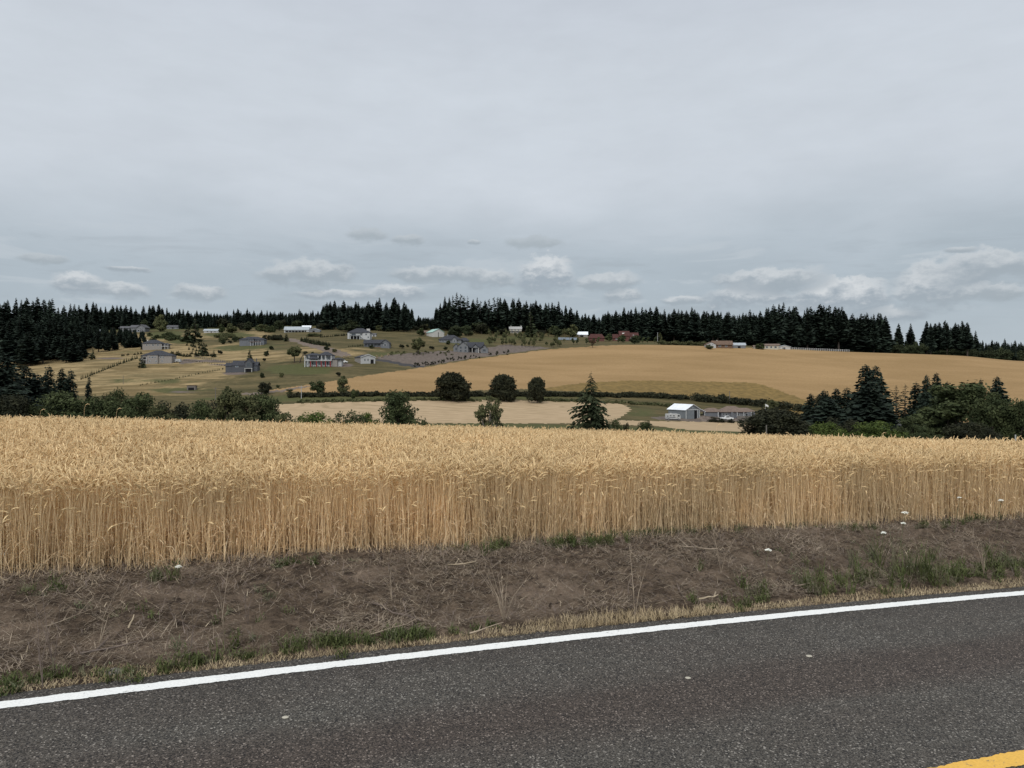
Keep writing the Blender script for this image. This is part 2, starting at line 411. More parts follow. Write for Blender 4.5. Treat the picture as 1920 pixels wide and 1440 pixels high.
XK = [-900, 0, 200, 400, 600, 800, 1000, 1200, 1400, 1600, 1800, 1920, 2900]
TY = [[848, 850, 842, 830, 812, 790, 762, 735, 708, 690, 672, 655, 638, 622, 612, 640],
      [848, 850, 842, 830, 812, 790, 762, 735, 708, 690, 672, 655, 638, 622, 612, 640],
      [850, 852, 842, 830, 808, 782, 755, 728, 700, 680, 664, 648, 632, 618, 610, 640],
      [852, 854, 844, 830, 806, 778, 750, 722, 695, 675, 657, 641, 627, 615, 608, 640],
      [852, 854, 844, 828, 803, 772, 747, 716, 688, 666, 648, 633, 620, 611, 606, 640],
      [853, 855, 844, 826, 798, 768, 745, 720, 695, 676, 658, 641, 627, 616, 609, 640],
      [855, 857, 846, 826, 798, 772, 750, 728, 705, 685, 665, 650, 634, 618, 610, 640],
      [858, 860, 848, 826, 802, 784, 762, 738, 712, 688, 664, 647, 640.5, 637, 638, 645],
      [860, 862, 850, 830, 808, 795, 778, 755, 722, 694, 668, 652, 648, 647, 648, 650],
      [862, 864, 852, 836, 818, 802, 786, 765, 735, 705, 678, 660, 661, 661, 661, 660],
      [862, 864, 852, 838, 822, 806, 790, 768, 740, 712, 686, 667, 668.5, 668, 667, 664],
      [862, 864, 852, 838, 822, 806, 790, 770, 742, 716, 692, 677, 678, 677, 672, 668],
      [872, 874, 862, 848, 832, 816, 800, 780, 752, 726, 702, 686, 676, 668, 664, 660]]
GD = np.concatenate([np.arange(60, 900, 4.), np.arange(900, 3001, 50.)]); GX = np.linspace(-900, 2900, 381)
_T = np.array([pchip(DK, r, GD) for r in TY])                       # (cols, D)
_T = np.array([pchip(XK, _T[:, j], GX) for j in range(len(GD))])    # (D, x)
def table_y(x, D):
    x = np.clip(x, GX[0], GX[-1]-1e-6); D = np.clip(D, GD[0], GD[-1]-1e-6)
    i = np.clip(np.searchsorted(GD, D, side='right')-1, 0, len(GD)-2); fi = (D-GD[i])/(GD[i+1]-GD[i])
    k = (x-GX[0])/(GX[1]-GX[0]); j = np.clip(k.astype(int) if hasattr(k, 'astype') else int(k), 0, len(GX)-2); fj = k-j
    return (_T[i, j]*(1-fj)+_T[i, j+1]*fj)*(1-fi)+(_T[i+1, j]*(1-fj)+_T[i+1, j+1]*fj)*fi
def ground(X, Y):
    X = np.asarray(X, float); Y = np.asarray(Y, float); Ys = np.maximum(Y, 1.)
    zt = CZ+(HY-table_y(CX+F*X/Ys, Y))/F*Ys
    zn = near_z(X, Y)
    w = sst((Y-27)/(60-27))
    return zn*(1-w)+zt*w
def G(X, Y): return float(ground(np.array([X]), np.array([Y]))[0])
def D_at(x, y, d0=250., d1=1500.):
    """distance of the slope seen at picture column x, row y"""
    D = np.arange(d0, d1, 1.); yy = table_y(np.full(len(D), float(x)), D)
    k = np.argmax(yy <= y) if (yy <= y).any() else len(D)-1
    return float(D[k])
def at(x, y=None, D=None):
    if D is None: D = D_at(x, y)
    X = (x-CX)/F*D
    return Vector((X, D, G(X, D)))
def near_at(x, y):
    """point of the verge seen at picture column x, row y"""
    u = (x-CX)/F; v = (HY-y)/F; best = None
    for D in np.arange(3.5, 20, .01):
        if CZ+v*D <= float(near_z(np.array([u*D]), np.array([D]))[0]): return Vector((u*D, D, CZ+v*D))
    return Vector((u*10, 10, 0))

# ------------------------------------------------------------------ far land, field by field
def inside(poly, x, y):
    r = np.zeros(x.shape, bool); n = len(poly); j = n-1
    for i in range(n):
        xi, yi = poly[i]; xj, yj = poly[j]
        c = ((yi > y) != (yj > y)) & (x < (xj-xi)*(y-yi)/((yj-yi) or 1e-9)+xi)
        r ^= c; j = i
    return r
GOLD_TOP = [(500, 732.5), (508, 731), (583, 721), (608, 717), (692, 703), (800, 688), (884, 674), (967, 663), (1030, 655), (1113, 649), (1180, 646)]
GOLD_BOT = [(2900, 830), (1700, 812), (1560, 778), (1504, 748), (1431, 721.5), (1410, 717.5), (1243, 714), (1180, 713.5), (1092, 718), (1020, 728), (884, 732), (822, 738), (733, 737), (640, 737), (560, 735)]
P_GOLD = GOLD_TOP+[(1200, 560), (2900, 560)]+GOLD_BOT
P_STRIP = [(1020, 728), (1092, 718), (1180, 713.5), (1243, 714), (1410, 717.5), (1431, 721.5), (1504, 748), (1560, 778), (1500, 780), (1420, 760), (1368, 750), (1285, 744), (1160, 736), (1020, 732)]
P_STUB = [(520, 758), (640, 754), (780, 751.5), (905, 750), (1092, 752), (1150, 755), (1176, 761), (1183, 768), (1172, 778), (1150, 788), (1225, 789.5), (1330, 791), (1395, 792), (1500, 800), (1500, 814), (1330, 812), (1235, 799), (1072, 794), (800, 793.5), (520, 790)]
P_YARD = [(1216, 783), (1258, 780), (1330, 779), (1420, 784), (1432, 790), (1300, 790.5), (1236, 787)]
P_GRAV = [(731, 665), (780, 661), (827, 658), (849, 658), (921, 651), (945, 646), (1035, 652), (967, 661), (884, 672), (800, 686), (789, 687), (760, 681), (718, 675), (700, 671)]
P_DIRT = [(533, 635), (546, 634), (590, 645), (640, 657), (662, 667), (640, 669), (596, 655), (560, 645)]
P_TARM = [(704, 673), (720, 674.5), (760, 681), (800, 688), (784, 690), (752, 685), (718, 678), (700, 677)]
P_TRACK = [(262, 718), (262, 716), (0, 716)]
P_DRIVE = [(335, 677), (350, 673), (420, 676), (424, 680), (372, 679), (340, 683)]
P_TRACK2 = [(448, 738.5), (520, 731.5), (585, 722.5), (600, 721.5), (540, 733), (470, 741)]
def blobs(x, y, lst):
    r = np.zeros(x.shape)
    for (cx, cy, rx, ry, v) in lst: r = np.maximum(r, v*np.exp(-(((x-cx)/rx)**2+((y-cy)/ry)**2)))
    return r
def build_land():
    Ds = np.concatenate([np.arange(26, 60, 2.), np.arange(60, 250, 6.), np.arange(250, 700, 1.6), np.arange(700, 1000, 12.), np.arange(1000, 3001, 100.)])
    xs = np.concatenate([np.arange(-900, -60, 20.), np.arange(-60, 1980, 3.), np.arange(1980, 2901, 20.)])
    XX, DD = np.meshgrid(xs, Ds)
    X = (XX-CX)/F*DD; Z = ground(X, DD)
    Z = Z-np.where(DD < 40, .5*(1-sst((DD-33)/7)), 0)
    yy = HY-(Z-CZ)/DD*F
    # undulation that the eye reads as real ground
    nx, nd = len(xs), len(Ds)
    V = np.stack([X, DD, Z], -1).reshape(-1, 3)
    cx = (XX[:-1, :-1]+XX[1:, 1:])/2; cy = (yy[:-1, :-1]+yy[1:, 1:])/2; cd = (DD[:-1, :-1]+DD[1:, 1:])/2
    jx = cx+2*np.sin(cy*1.7)+1.2*np.sin(cx*.21); jy = cy+.35*np.sin(cx*.33)+.25*np.sin(cx*.113+1)
    far = cd > 250
    cls = np.zeros(cx.shape, int)
    names = ['hill', 'wheat_field', 'field_margin', 'stubble_field', 'gravel_yard', 'dirt_road', 'tarmac_drive', 'gravel_slope']
    mats = ['hill', 'gold', 'strip', 'stubble', 'gravel', 'dirt', 'tarmac', 'gravel']
    for k, P, dmin, dmax in ((7, P_GRAV, 300, 620), (1, P_GOLD, 335, 603), (2, P_STRIP, 330, 560), (3, P_STUB, 255, 420), (4, P_YARD, 280, 400), (5, P_DIRT, 380, 700), (6, P_TARM, 380, 560),
                             (4, P_DRIVE, 380, 600), (5, P_TRACK2, 300, 420)):
        sel = inside(P, jx, jy) & far & (cd >= dmin) & (cd <= dmax)
        cls[sel] = k
    idx = np.arange(nx*nd).reshape(nd, nx)
    Q = np.stack([idx[:-1, :-1], idx[:-1, 1:], idx[1:, 1:], idx[1:, :-1]], -1).reshape(-1, 4)
    cl = cls.ravel()
    # cover: r dull olive dry, g green, b bare earth
    x_, y_ = XX, yy
    r = blobs(x_, y_, [(560, 725, 260, 22, .9), (650, 700, 160, 18, .9), (420, 640, 140, 12, .7), (760, 650, 120, 25, .9), (900, 630, 200, 14, .8), (1050, 640, 160, 15, .9),
                       (600, 645, 110, 10, .6), (380, 735, 90, 10, .8), (330, 690, 20, 6, .5), (600, 710, 90, 10, 1), (1180, 640, 80, 10, .8)])
    r = np.maximum(r, .95*sst((x_+.9*(y_-640)-455)/70)*(1-.95*np.minimum(1, blobs(x_, y_, [(500, 668, 75, 12, 1), (650, 660, 70, 8, 1), (600, 700, 20, 4, 0), (590, 655, 40, 6, 1), (520, 712, 110, 7, .8), (780, 640, 60, 5, .7), (900, 633, 90, 3, .6)]))))
    r = np.maximum(r, ((y_ > 742) & (DD > 60))*1.0); r = np.maximum(r, (DD > 700)*.9)
    g = blobs(x_, y_, [(560, 692, 75, 12, 1.1), (300, 715, 100, 6, .7), (310, 628, 42, 10, 1.), (345, 638, 40, 7, .9), (430, 628, 60, 7, .9), (460, 652, 90, 9, .75), (750, 668, 80, 10, .9),
                       (880, 640, 70, 8, .9), (640, 625, 60, 8, .4), (560, 748, 260, 8, .85), (900, 745, 300, 5, .9), (1200, 770, 60, 20, .5), (340, 732, 90, 8, .7), (250, 660, 70, 5, .5),
                       (1350, 770, 70, 12, .6), (980, 634, 90, 5, .8), (920, 798, 160, 5, .8), (1230, 796, 60, 5, .6), (1200, 643, 60, 4, .5)])
    g = np.maximum(g, ((DD > 45) & (DD < 262))*.8); g = np.maximum(g, (DD > 760)*.7)
    b = blobs(x_, y_, [(440, 700, 40, 5, .7), (350, 735, 60, 4, .6), (640, 685, 30, 5, .8), (130, 662, 60, 5, .7), (210, 672, 60, 3, .6), (420, 684, 55, 3, .6)])
    cov = np.stack([r, g, b, np.ones_like(r)], -1).reshape(-1, 4).astype(np.float32)
    for k, nm in enumerate(names):
        q = Q[cl == k]
        if not len(q): continue
        uq, invq = np.unique(q, return_inverse=True)
        me = mesh_np(nm, V[uq], invq.reshape(-1, 4), mats[k], smooth=True)
        if k == 0:
            at_ = me.color_attributes.new('cover', 'FLOAT_COLOR', 'POINT'); at_.data.foreach_set('color', cov[uq].ravel())
        link(nm, me, kind='structure')
build_land()

# ------------------------------------------------------------------ road, markings, verge
def strip_mesh(name, m, a0, a1, da, qs, dz=0., uv=False, jag=0., seed=0, zfun=None, smooth=True):
    aa = np.arange(a0, a1+da/2, da); A, Qq = np.meshgrid(aa, np.array(qs, float))
    if jag:
        rg = np.random.RandomState(seed)
        for row, sgn in ((0, 1), (-1, 1)):
            n = np.interp(aa, aa[::3], rg.randn(len(aa[::3])))*.5+rg.randn(len(aa))*.5+np.interp(aa, aa[::11], rg.randn(len(aa[::11])))*.6
            Qq[row] += n*jag
    X, Y = rc_inv(A, Qq)
    Z = near_z(X, Y)+dz
    if zfun is not None: Z = Z+zfun(A, Qq, X, Y)
    n, m_ = A.shape
    idx = np.arange(n*m_).reshape(n, m_)
    q = np.stack([idx[:-1, :-1], idx[:-1, 1:], idx[1:, 1:], idx[1:, :-1]], -1).reshape(-1, 4)
    me = mesh_np(name, np.stack([X, Y, Z], -1).reshape(-1, 3), q, m, smooth=smooth)
    if uv:
        l = me.uv_layers.new(name='UVMap'); UV = np.stack([A, Qq], -1).reshape(-1, 2)[q.ravel()].astype(np.float32)
        l.data.foreach_set('uv', UV.ravel())
    return me
link('road', strip_mesh('road', 'asphalt', -40, 70, .05, list(np.arange(-3.4, 5.6, .6))+[5.6, 5.86], uv=True, jag=.014, seed=3), kind='structure')
link('road_edge_line', strip_mesh('road_edge_line', 'white_paint', -12, 30, .012, [5.59, 5.62, 5.65, 5.68, 5.71], dz=.004, jag=.0045, seed=5), kind='structure')
link('road_centre_line', strip_mesh('road_centre_line', 'yellow_paint', -12, 30, .02, [2.985, 3.02, 3.07, 3.12], dz=.004, jag=.006, seed=8), kind='structure')
def verge_bump(A, Qq, X, Y):
    out = np.zeros(A.shape); fo = out.ravel(); xs, ys = X.ravel(), Y.ravel()
    for i in range(len(fo)):
        v = Vector((xs[i], ys[i], 3.3))
        fo[i] = .060*mnoise.noise(v*1.3)+.045*mnoise.noise(v*3.7)+.030*mnoise.noise(v*8)+.022*mnoise.noise(v*19)
    w = sst((Qq-5.92)/.35)
    return out*w-.03*(1-sst((Qq-5.80)/.16))
link('verge', strip_mesh('verge', 'soil', -13, 26, .03, np.arange(5.80, 9.2, .03), zfun=verge_bump), kind='structure')
link('field_soil', strip_mesh('field_soil', 'soil', -50, 70, 1., [9.15, 10, 12, 14, 17, 20, 24, 28, 32, 36, 41], dz=-.01), kind='structure')
def back_ground():
    me = MB().add([(-400, -400, -2.2), (400, -400, -2.2), (400, 2, -2.2), (-400, 2, -2.2)], [(0, 1, 2, 3)]).mesh('ground', 'strip')
    link('ground', me, kind='structure')
    link('verge', strip_mesh('verge', 'strip', 25.95, 70, 1., np.arange(5.83, 9.3, .5), dz=-.01), kind='structure')
    link('verge', strip_mesh('verge', 'strip', -50, -12.9, 1., np.arange(5.83, 9.3, .5), dz=-.01), kind='structure')
    link('shoulder', strip_mesh('shoulder', 'soil', -50, 70, 1., [-12, -8, -5, -3.35], dz=-.02), kind='structure')
back_ground()

# ------------------------------------------------------------------ blades, straw, weeds (things nobody could count)
def blades(P, Hh, W, az, lean, curl, seg=3, rg=None, turn=None):
    """tapered ribbons: P (n,3) roots, height, width, azimuth of lean, lean angle from vertical at root, extra bend towards the tip"""
    n = len(P); L = np.asarray(Hh)/seg
    pts = [np.array(P, float)]; ang = np.array(lean, float)
    for k in range(seg):
        d = np.stack([np.sin(ang)*np.cos(az), np.sin(ang)*np.sin(az), np.cos(ang)], -1)
        pts.append(pts[-1]+d*L[:, None]); ang = ang+np.asarray(curl)/seg
    ta = az+np.pi/2 if turn is None else turn
    side = np.stack([np.cos(ta), np.sin(ta), np.zeros(n)], -1)
    V = []
    for k, p in enumerate(pts):
        w = W*(1-.92*(k/seg)**1.5)/2
        V += [p-side*w[:, None], p+side*w[:, None]]
    V = np.stack(V, 1).reshape(-1, 3)                     # n, 2(seg+1)
    b = (np.arange(n)*2*(seg+1))[:, None, None]
    f = np.array([[2*k, 2*k+1, 2*k+3, 2*k+2] for k in range(seg)])[None]
    return V, (b+f).reshape(-1, 4)
R = np.random.RandomState(11)
def verge_pts(n, q0, q1, a0=-9, a1=20, rg=R, power=1.):
    a = rg.uniform(a0, a1, n); q = q0+(q1-q0)*rg.rand(n)**power
    X, Y = rc_inv(a, q); return np.stack([X, Y, near_z(X, Y)], -1), a, q
def surf_noise(Pn, sc, off=0.):
    return np.array([mnoise.noise(Vector((x*sc+off, y*sc, off))) for x, y, _ in Pn])
def build_litter():
    P, a, q = verge_pts(170000, 6.1, 8.75)
    dens = surf_noise(P, 1.1, 7.7)+.6*surf_noise(P, 3.1, 1.1)
    keep = R.rand(len(P)) < np.clip(.50+dens*1.1, .22, 1)
    P = P[keep]; n = len(P)
    P[:, 2] += R.uniform(-.01, .05, n)
    V, f = blades(P, R.uniform(.03, .15, n)*R.choice([1, 1, 1, 1.8], n), R.uniform(.002, .005, n), R.uniform(0, 6.283, n), R.uniform(1.15, 1.62, n), R.uniform(-.3, .5, n), 2)
    o = link('straw_litter', mesh_np('straw_litter', V, f, 'straw_old'), kind='stuff', label='grey brown straw and dead stems strewn over the bare bank', cat='straw litter')
    P, a, q = verge_pts(30000, 6.1, 8.7); n = len(P); P[:, 2] += R.uniform(-.01, .05, n)
    V, f = blades(P, R.uniform(.03, .16, n), R.uniform(.003, .008, n), R.uniform(0, 6.283, n), R.uniform(1.0, 1.6, n), R.uniform(-.3, .5, n), 2)
    link('dark_litter', mesh_np('dark_litter', V, f, 'twig'), kind='stuff', label='dark rotted stems and twigs matted on the bank', cat='plant litter')
    P, a, q = verge_pts(2800, 6.1, 8.6); n = len(P); P[:, 2] += R.uniform(0, .05, n)
    V, f = blades(P, R.uniform(.03, .16, n), R.uniform(.003, .007, n), R.uniform(0, 6.283, n), R.uniform(1.1, 1.6, n), R.uniform(-.3, .5, n), 2)
    link('bleached_straw', mesh_np('bleached_straw', V, f, 'straw_pale'), kind='stuff', label='bleached straws scattered on the brown bank', cat='straw')
build_litter()
def build_stragglers():
    n = 1500; P, a, q = verge_pts(n, 7.9, 8.45); P[:, 2] += R.uniform(0, .06, n)
    V, f = blades(P, R.uniform(.15, .62, n), R.uniform(.004, .009, n), R.uniform(0, 6.283, n), np.abs(R.randn(n))*.35+.05, R.uniform(-.1, 1.4, n), 4)
    n = 5200; P, a, q = verge_pts(n, 7.9, 8.6)
    V2, f2 = blades(P, R.uniform(.05, .22, n), R.uniform(.004, .008, n), R.uniform(0, 6.283, n), R.uniform(.1, 1.4, n), R.uniform(0, 1., n), 3)
    link('wheat_stubs', mesh_np('wheat_stubs', np.concatenate([V, V2]), np.concatenate([f, f2+len(V)]), 'wleaf'), kind='stuff', label='leaning and broken straws at the foot of the wheat', cat='straw')
build_stragglers()
def build_edge_grass():
    P, a, q = verge_pts(60000, 5.84, 6.30, power=1.3)
    nz = surf_noise(P, .9, 3.)+.5*surf_noise(P, 4, 9.)
    wid = 5.95+.13+.16*nz
    keep = (q < wid) & (R.rand(len(P)) < .85)
    P = P[keep]; n = len(P); P[:, 2] += .0
    tall = np.clip(surf_noise(P, .45, 21.)*2.2, 0, 1)
    H_ = R.uniform(.015, .045, n)*(1+tall*1.5)
    V, f = blades(P, H_, R.uniform(.003, .006, n), R.uniform(0, 6.283, n), R.uniform(.2, 1.3, n), R.uniform(.2, .9, n), 2)
    link('dead_grass_edge', mesh_np('dead_grass_edge', V, f, 'dead_grass'), kind='stuff', label='short straw coloured grass fringing the road edge', cat='dry grass')
build_edge_grass()
def build_weeds():
    # patches: picture x, y, half width (m), half depth (m), blade height, how many, grey share
    patches = [(40, 1296, .3, .10, .10, 160, .2), (110, 1280, .2, .12, .10, 130, .2), (205, 1278, .2, .10, .12, 120, .3), (285, 1266, .25, .10, .13, 190, .3), (375, 1250, .15, .08, .10, 90, .3), (455, 1240, .2, .1, .11, 150, .3),
               (600, 1220, .32, .12, .15, 460, .1), (655, 1214, .2, .1, .12, 180, .1), (745, 1205, .28, .1, .13, 380, .1), (790, 1200, .2, .08, .1, 220, .1), (900, 1190, .25, .1, .1, 80, .4),
               (935, 1030, .16, .12, .22, 240, 0), (1075, 1022, .35, .1, .17, 330, .1), (1120, 1018, .3, .1, .17, 330, 0), (1190, 1005, .25, .1, .13, 160, 0), (1230, 1003, .4, .1, .12, 160, .3),
               (590, 1058, .4, .14, .14, 260, .4), (300, 1085, .2, .1, .2, 110, .2), (65, 1112, .25, .1, .16, 180, .2), (250, 1150, .5, .2, .1, 120, .7), (860, 1030, .3, .08, .1, 90, .4), (1380, 995, .6, .1, .12, 200, .4), (1500, 990, .4, .1, .1, 130, .4), (1280, 1000, .3, .1, .12, 130, .2),
               (1365, 1140, .25, .12, .15, 200, .2), (1432, 1122, .25, .15, .22, 190, .4), (1540, 1105, .25, .2, .28, 220, .4), (1600, 1097, .4, .2, .22, 260, .4), (1660, 1092, .4, .3, .32, 300, .45), (1695, 1086, .25, .3, .60, 300, .55), (1720, 1070, .5, .3, .3, 120, .7),
               (1730, 1085, .3, .25, .34, 240, .4), (1830, 1080, .45, .15, .16, 560, .1), (1780, 1083, .35, .15, .2, 420, 0), (1875, 1070, .4, .2, .25, 360, .3), (1910, 1060, .4, .2, .25, 260, .3), (1800, 985, .6, .1, .14, 200, .4), (1860, 975, .8, .1, .14, 260, .3),
               (1650, 990, .7, .1, .12, 200, .4), (420, 1230, .5, .25, .2, 140, .5), (500, 1150, .5, .3, .14, 120, .6), (1480, 1060, .8, .3, .12, 100, .6)]
    for kind_, share in (('weed', 0), ('weed_grey', 1)):
        VV = []; FF = []; off = 0
        for i, (x, y, w, d, h, n, g) in enumerate(patches):
            k = int(n*(g if share else 1-g)*.75); y = y-(7 if y > 1180 else 0)
            if not k: continue
            c = near_at(x, y)
            P = np.zeros((k, 3)); ncl = max(3, k//18)
            cc = np.stack([R.randn(ncl)*w*.5, R.randn(ncl)*d*.6], -1); ci = R.randint(0, ncl, k)
            al = cc[ci, 0]+R.randn(k)*.025; pe = cc[ci, 1]+R.randn(k)*.02
            P[:, 0] = c.x+UX*al-UY*pe; P[:, 1] = c.y+UY*al+UX*pe
            P[:, 2] = near_z(P[:, 0], P[:, 1])-.01
            hh = (h*(.45+.7*R.rand(ncl)))[ci]*R.uniform(.35, 1.1, k)
            V, f = blades(P, hh, R.uniform(.004, .011, k)*(1.2 if not share else .7), R.uniform(0, 6.283, k), R.uniform(.05, .55, k), R.uniform(.1, 1.2, k), 3)
            VV.append(V); FF.append(f+off); off += len(V)
            # small leaves up the stems
            m = k*2; j = R.randint(0, k, m); t = R.rand(m)
            P2 = P[j]+np.stack([R.randn(m)*.012, R.randn(m)*.012, hh[j]*t*.85], -1)
            V, f = blades(P2, R.uniform(.02, .05, m), R.uniform(.006, .013, m), R.uniform(0, 6.283, m), R.uniform(.5, 1.3, m), R.uniform(.2, .8, m), 2)
            VV.append(V); FF.append(f+off); off += len(V)
        nm = 'grass_weeds' if not share else 'wispy_weeds'
        link(nm, mesh_np(nm, np.concatenate(VV), np.concatenate(FF), kind_), kind='stuff',
             label='green weeds sprouting along the bank and road edge' if not share else 'greyish wispy weeds on the brown bank', cat='weeds')
build_weeds()

# ------------------------------------------------------------------ the wheat
def wheat_variant(seed, n, half, stubby=False):
    rg = random.Random(seed); V = []; Fq = []; mi = []
    def ribbon(pts, ws, side, m):
        k = len(V)
        for p, w in zip(pts, ws): V.append(p-side*w); V.append(p+side*w)
        for i in range(len(pts)-1): Fq.append((k+2*i, k+2*i+1, k+2*i+3, k+2*i+2)); mi.append(m)
    for s in range(n):
        x, y = rg.uniform(-half, half), rg.uniform(-half, half)
        h = rg.gauss(.74, .055); la = rg.uniform(0, 6.283); ln = abs(rg.gauss(0, .075))
        if rg.random() < .2: h *= rg.uniform(.6, .95); ln *= 2.
        if rg.random() < .05: ln += rg.uniform(.15, .55)
        if rg.random() < .02: h *= 1.14
        b = Vector((math.cos(la), math.sin(la), 0)); p = Vector((x, y, -.02)); ang = ln; pts = [p.copy()]
        for k in range(4):
            p = p+(Vector((0, 0, math.cos(ang)))+b*math.sin(ang))*(h/4); ang += rg.uniform(-.02, .05); pts.append(p.copy())
        # neck bends over
        bend = rg.choice([rg.uniform(.3, 1.), rg.uniform(1., 2.0), rg.uniform(1.3, 2.3), rg.uniform(1.5, 2.5)]); neck = rg.uniform(.05, .09)
        for k in range(2):
            ang += bend*.22; p = p+(Vector((0, 0, math.cos(ang)))+b*math.sin(ang))*(neck/2); pts.append(p.copy())
        # stem: 3 sided tube
        k0 = len(V); r = rg.uniform(.0016, .0027)
        for i, q in enumerate(pts):
            rr = r*1.15*(1-.35*i/len(pts))
            for t in range(3): V.append(q+Vector((math.cos(t*2.094+la)*rr, math.sin(t*2.094+la)*rr, 0)))
        for i in range(len(pts)-1):
            for t in range(3): Fq.append((k0+3*i+t, k0+3*i+(t+1) % 3, k0+3*i+3+(t+1) % 3, k0+3*i+3+t)); mi.append(0)
        # ear
        el = rg.uniform(.075, .115); wr = rg.uniform(.0056, .0078); side = Vector((-b.y, b.x, 0)); ring = []
        k0 = len(V); prof = [.35, .95, 1.08, .95, .72, .15]
        for i, pr in enumerate(prof):
            d = Vector((0, 0, math.cos(ang)))+b*math.sin(ang); nrm = d.cross(side)
            for t in range(4):
                c, s_ = math.cos(t*1.5708+.6), math.sin(t*1.5708+.6)
                V.append(p+side*c*wr*pr*1.15+nrm*s_*wr*pr)
            ang += bend*.56/6; p = p+d*(el/5)
        for i in range(5):
            for t in range(4): Fq.append((k0+4*i+t, k0+4*i+(t+1) % 4, k0+4*i+4+(t+1) % 4, k0+4*i+4+t)); mi.append(2)
        # dry leaves
        for k in range(rg.choice([1, 2, 2, 3])):
            z = rg.uniform(.02, .62)*h; i = min(int(z/(h/4)), 3); q = pts[i].lerp(pts[i+1], z/(h/4)-i)
            a2 = rg.uniform(0, 6.283); bb = Vector((math.cos(a2), math.sin(a2), 0)); an = rg.uniform(.15, .7); L = rg.uniform(.05, .20)
            lp = [q.copy()]
            for j in range(3): an += rg.uniform(.3, .9); q = q+(Vector((0, 0, math.cos(an)))+bb*math.sin(an))*(L/3); lp.append(q.copy())
            w = rg.uniform(.0025, .0055); ribbon(lp, [w, w*1.1, w*.8, w*.15], Vector((-bb.y, bb.x, rg.uniform(-.4, .4))), 1)
    me = mesh_np('wheat_tuft', [tuple(v) for v in V], Fq, ['stem', 'wleaf', 'head'], mi, smooth=False)
    return bpy.data.objects.new('wheat_tuft', me)
def build_wheat():
    src = bpy.data.collections.new('wheat_tufts')          # source meshes, not linked to the scene
    for k in range(9): src.objects.link(wheat_variant(100+k, 58, .21))
    pts = []; st = .36
    rg = np.random.RandomState(4)
    for a in np.arange(-34, 46, st):
        for q in np.arange(8.28, 34, st):
            jx, jq = rg.uniform(-.06, .06), rg.uniform(-.05, .05)*(0.4 if q < 8.4 else 1)
            X, Y = rc_inv(a+jx, q+jq+.05*math.sin(a*1.7)+.03*math.sin(a*4.1+1))
            if abs(X) > 1.1*Y+5 or Y < 2: continue
            pts.append((float(X), float(Y)))
    for a in np.arange(-14, 30, .21):                      # thicker towards the cut edge
        X, Y = rc_inv(a, 8.36+rg.uniform(-.03, .05)); pts.append((float(X), float(Y)))
    pts = np.array(pts); Z = near_z(pts[:, 0], pts[:, 1]); n = len(pts)
    me = bpy.data.meshes.new('wheat'); me.vertices.add(n)
    me.vertices.foreach_set('co', np.column_stack([pts, Z]).astype(np.float32).ravel())
    ang = math.atan2(UY, UX)
    rot = np.zeros((n, 3), np.float32); rot[:, 2] = ang+rg.randint(0, 4, n)*math.pi/2+rg.uniform(-.15, .15, n); rot[:, 0] = rg.randn(n)*.02; rot[:, 1] = rg.randn(n)*.02
    hn = np.array([mnoise.noise(Vector((x*.35, y*.35, 2.))) for x, y in pts])
    scl = np.ones((n, 3), np.float32); scl[:, 2] = 1+hn*.06+rg.randn(n)*.018
    for nm, typ, arr, key in (('rot', 'FLOAT_VECTOR', rot, 'vector'), ('scl', 'FLOAT_VECTOR', scl, 'vector')):
        me.attributes.new(nm, typ, 'POINT').data.foreach_set(key, arr.ravel())
    me.attributes.new('pick', 'INT', 'POINT').data.foreach_set('value', rg.randint(0, 9, n).astype(np.int32))
    o = link('wheat', me, kind='stuff', label='ripe golden wheat standing in the near field beside the road', cat='wheat')
    ng = bpy.data.node_groups.new('wheat_scatter', 'GeometryNodeTree')
    ng.interface.new_socket('Geometry', in_out='INPUT', socket_type='NodeSocketGeometry')
    ng.interface.new_socket('Geometry', in_out='OUTPUT', socket_type='NodeSocketGeometry')
    N = ng.nodes; gi = N.new('NodeGroupInput'); go = N.new('NodeGroupOutput')
    ci = N.new('GeometryNodeCollectionInfo'); ci.inputs['Collection'].default_value = src; ci.inputs['Separate Children'].default_value = True; ci.inputs['Reset Children'].default_value = True
    ip = N.new('GeometryNodeInstanceOnPoints'); ip.inputs['Pick Instance'].default_value = True
    def attr(nm, t):
        a = N.new('GeometryNodeInputNamedAttribute'); a.data_type = t; a.inputs['Name'].default_value = nm
        return [s for s in a.outputs if s.enabled and s.name == 'Attribute'][0]
    e2r = N.new('FunctionNodeEulerToRotation')
    L = ng.links
    L.new(gi.outputs[0], ip.inputs['Points']); L.new(ci.outputs[0], ip.inputs['Instance'])
    L.new(attr('pick', 'INT'), ip.inputs['Instance Index']); L.new(attr('rot', 'FLOAT_VECTOR'), e2r.inputs[0]); L.new(e2r.outputs[0], ip.inputs['Rotation'])
    L.new(attr('scl', 'FLOAT_VECTOR'), ip.inputs['Scale']); L.new(ip.outputs[0], go.inputs[0])
    md = o.modifiers.new('scatter', 'NODES'); md.node_group = ng
build_wheat()

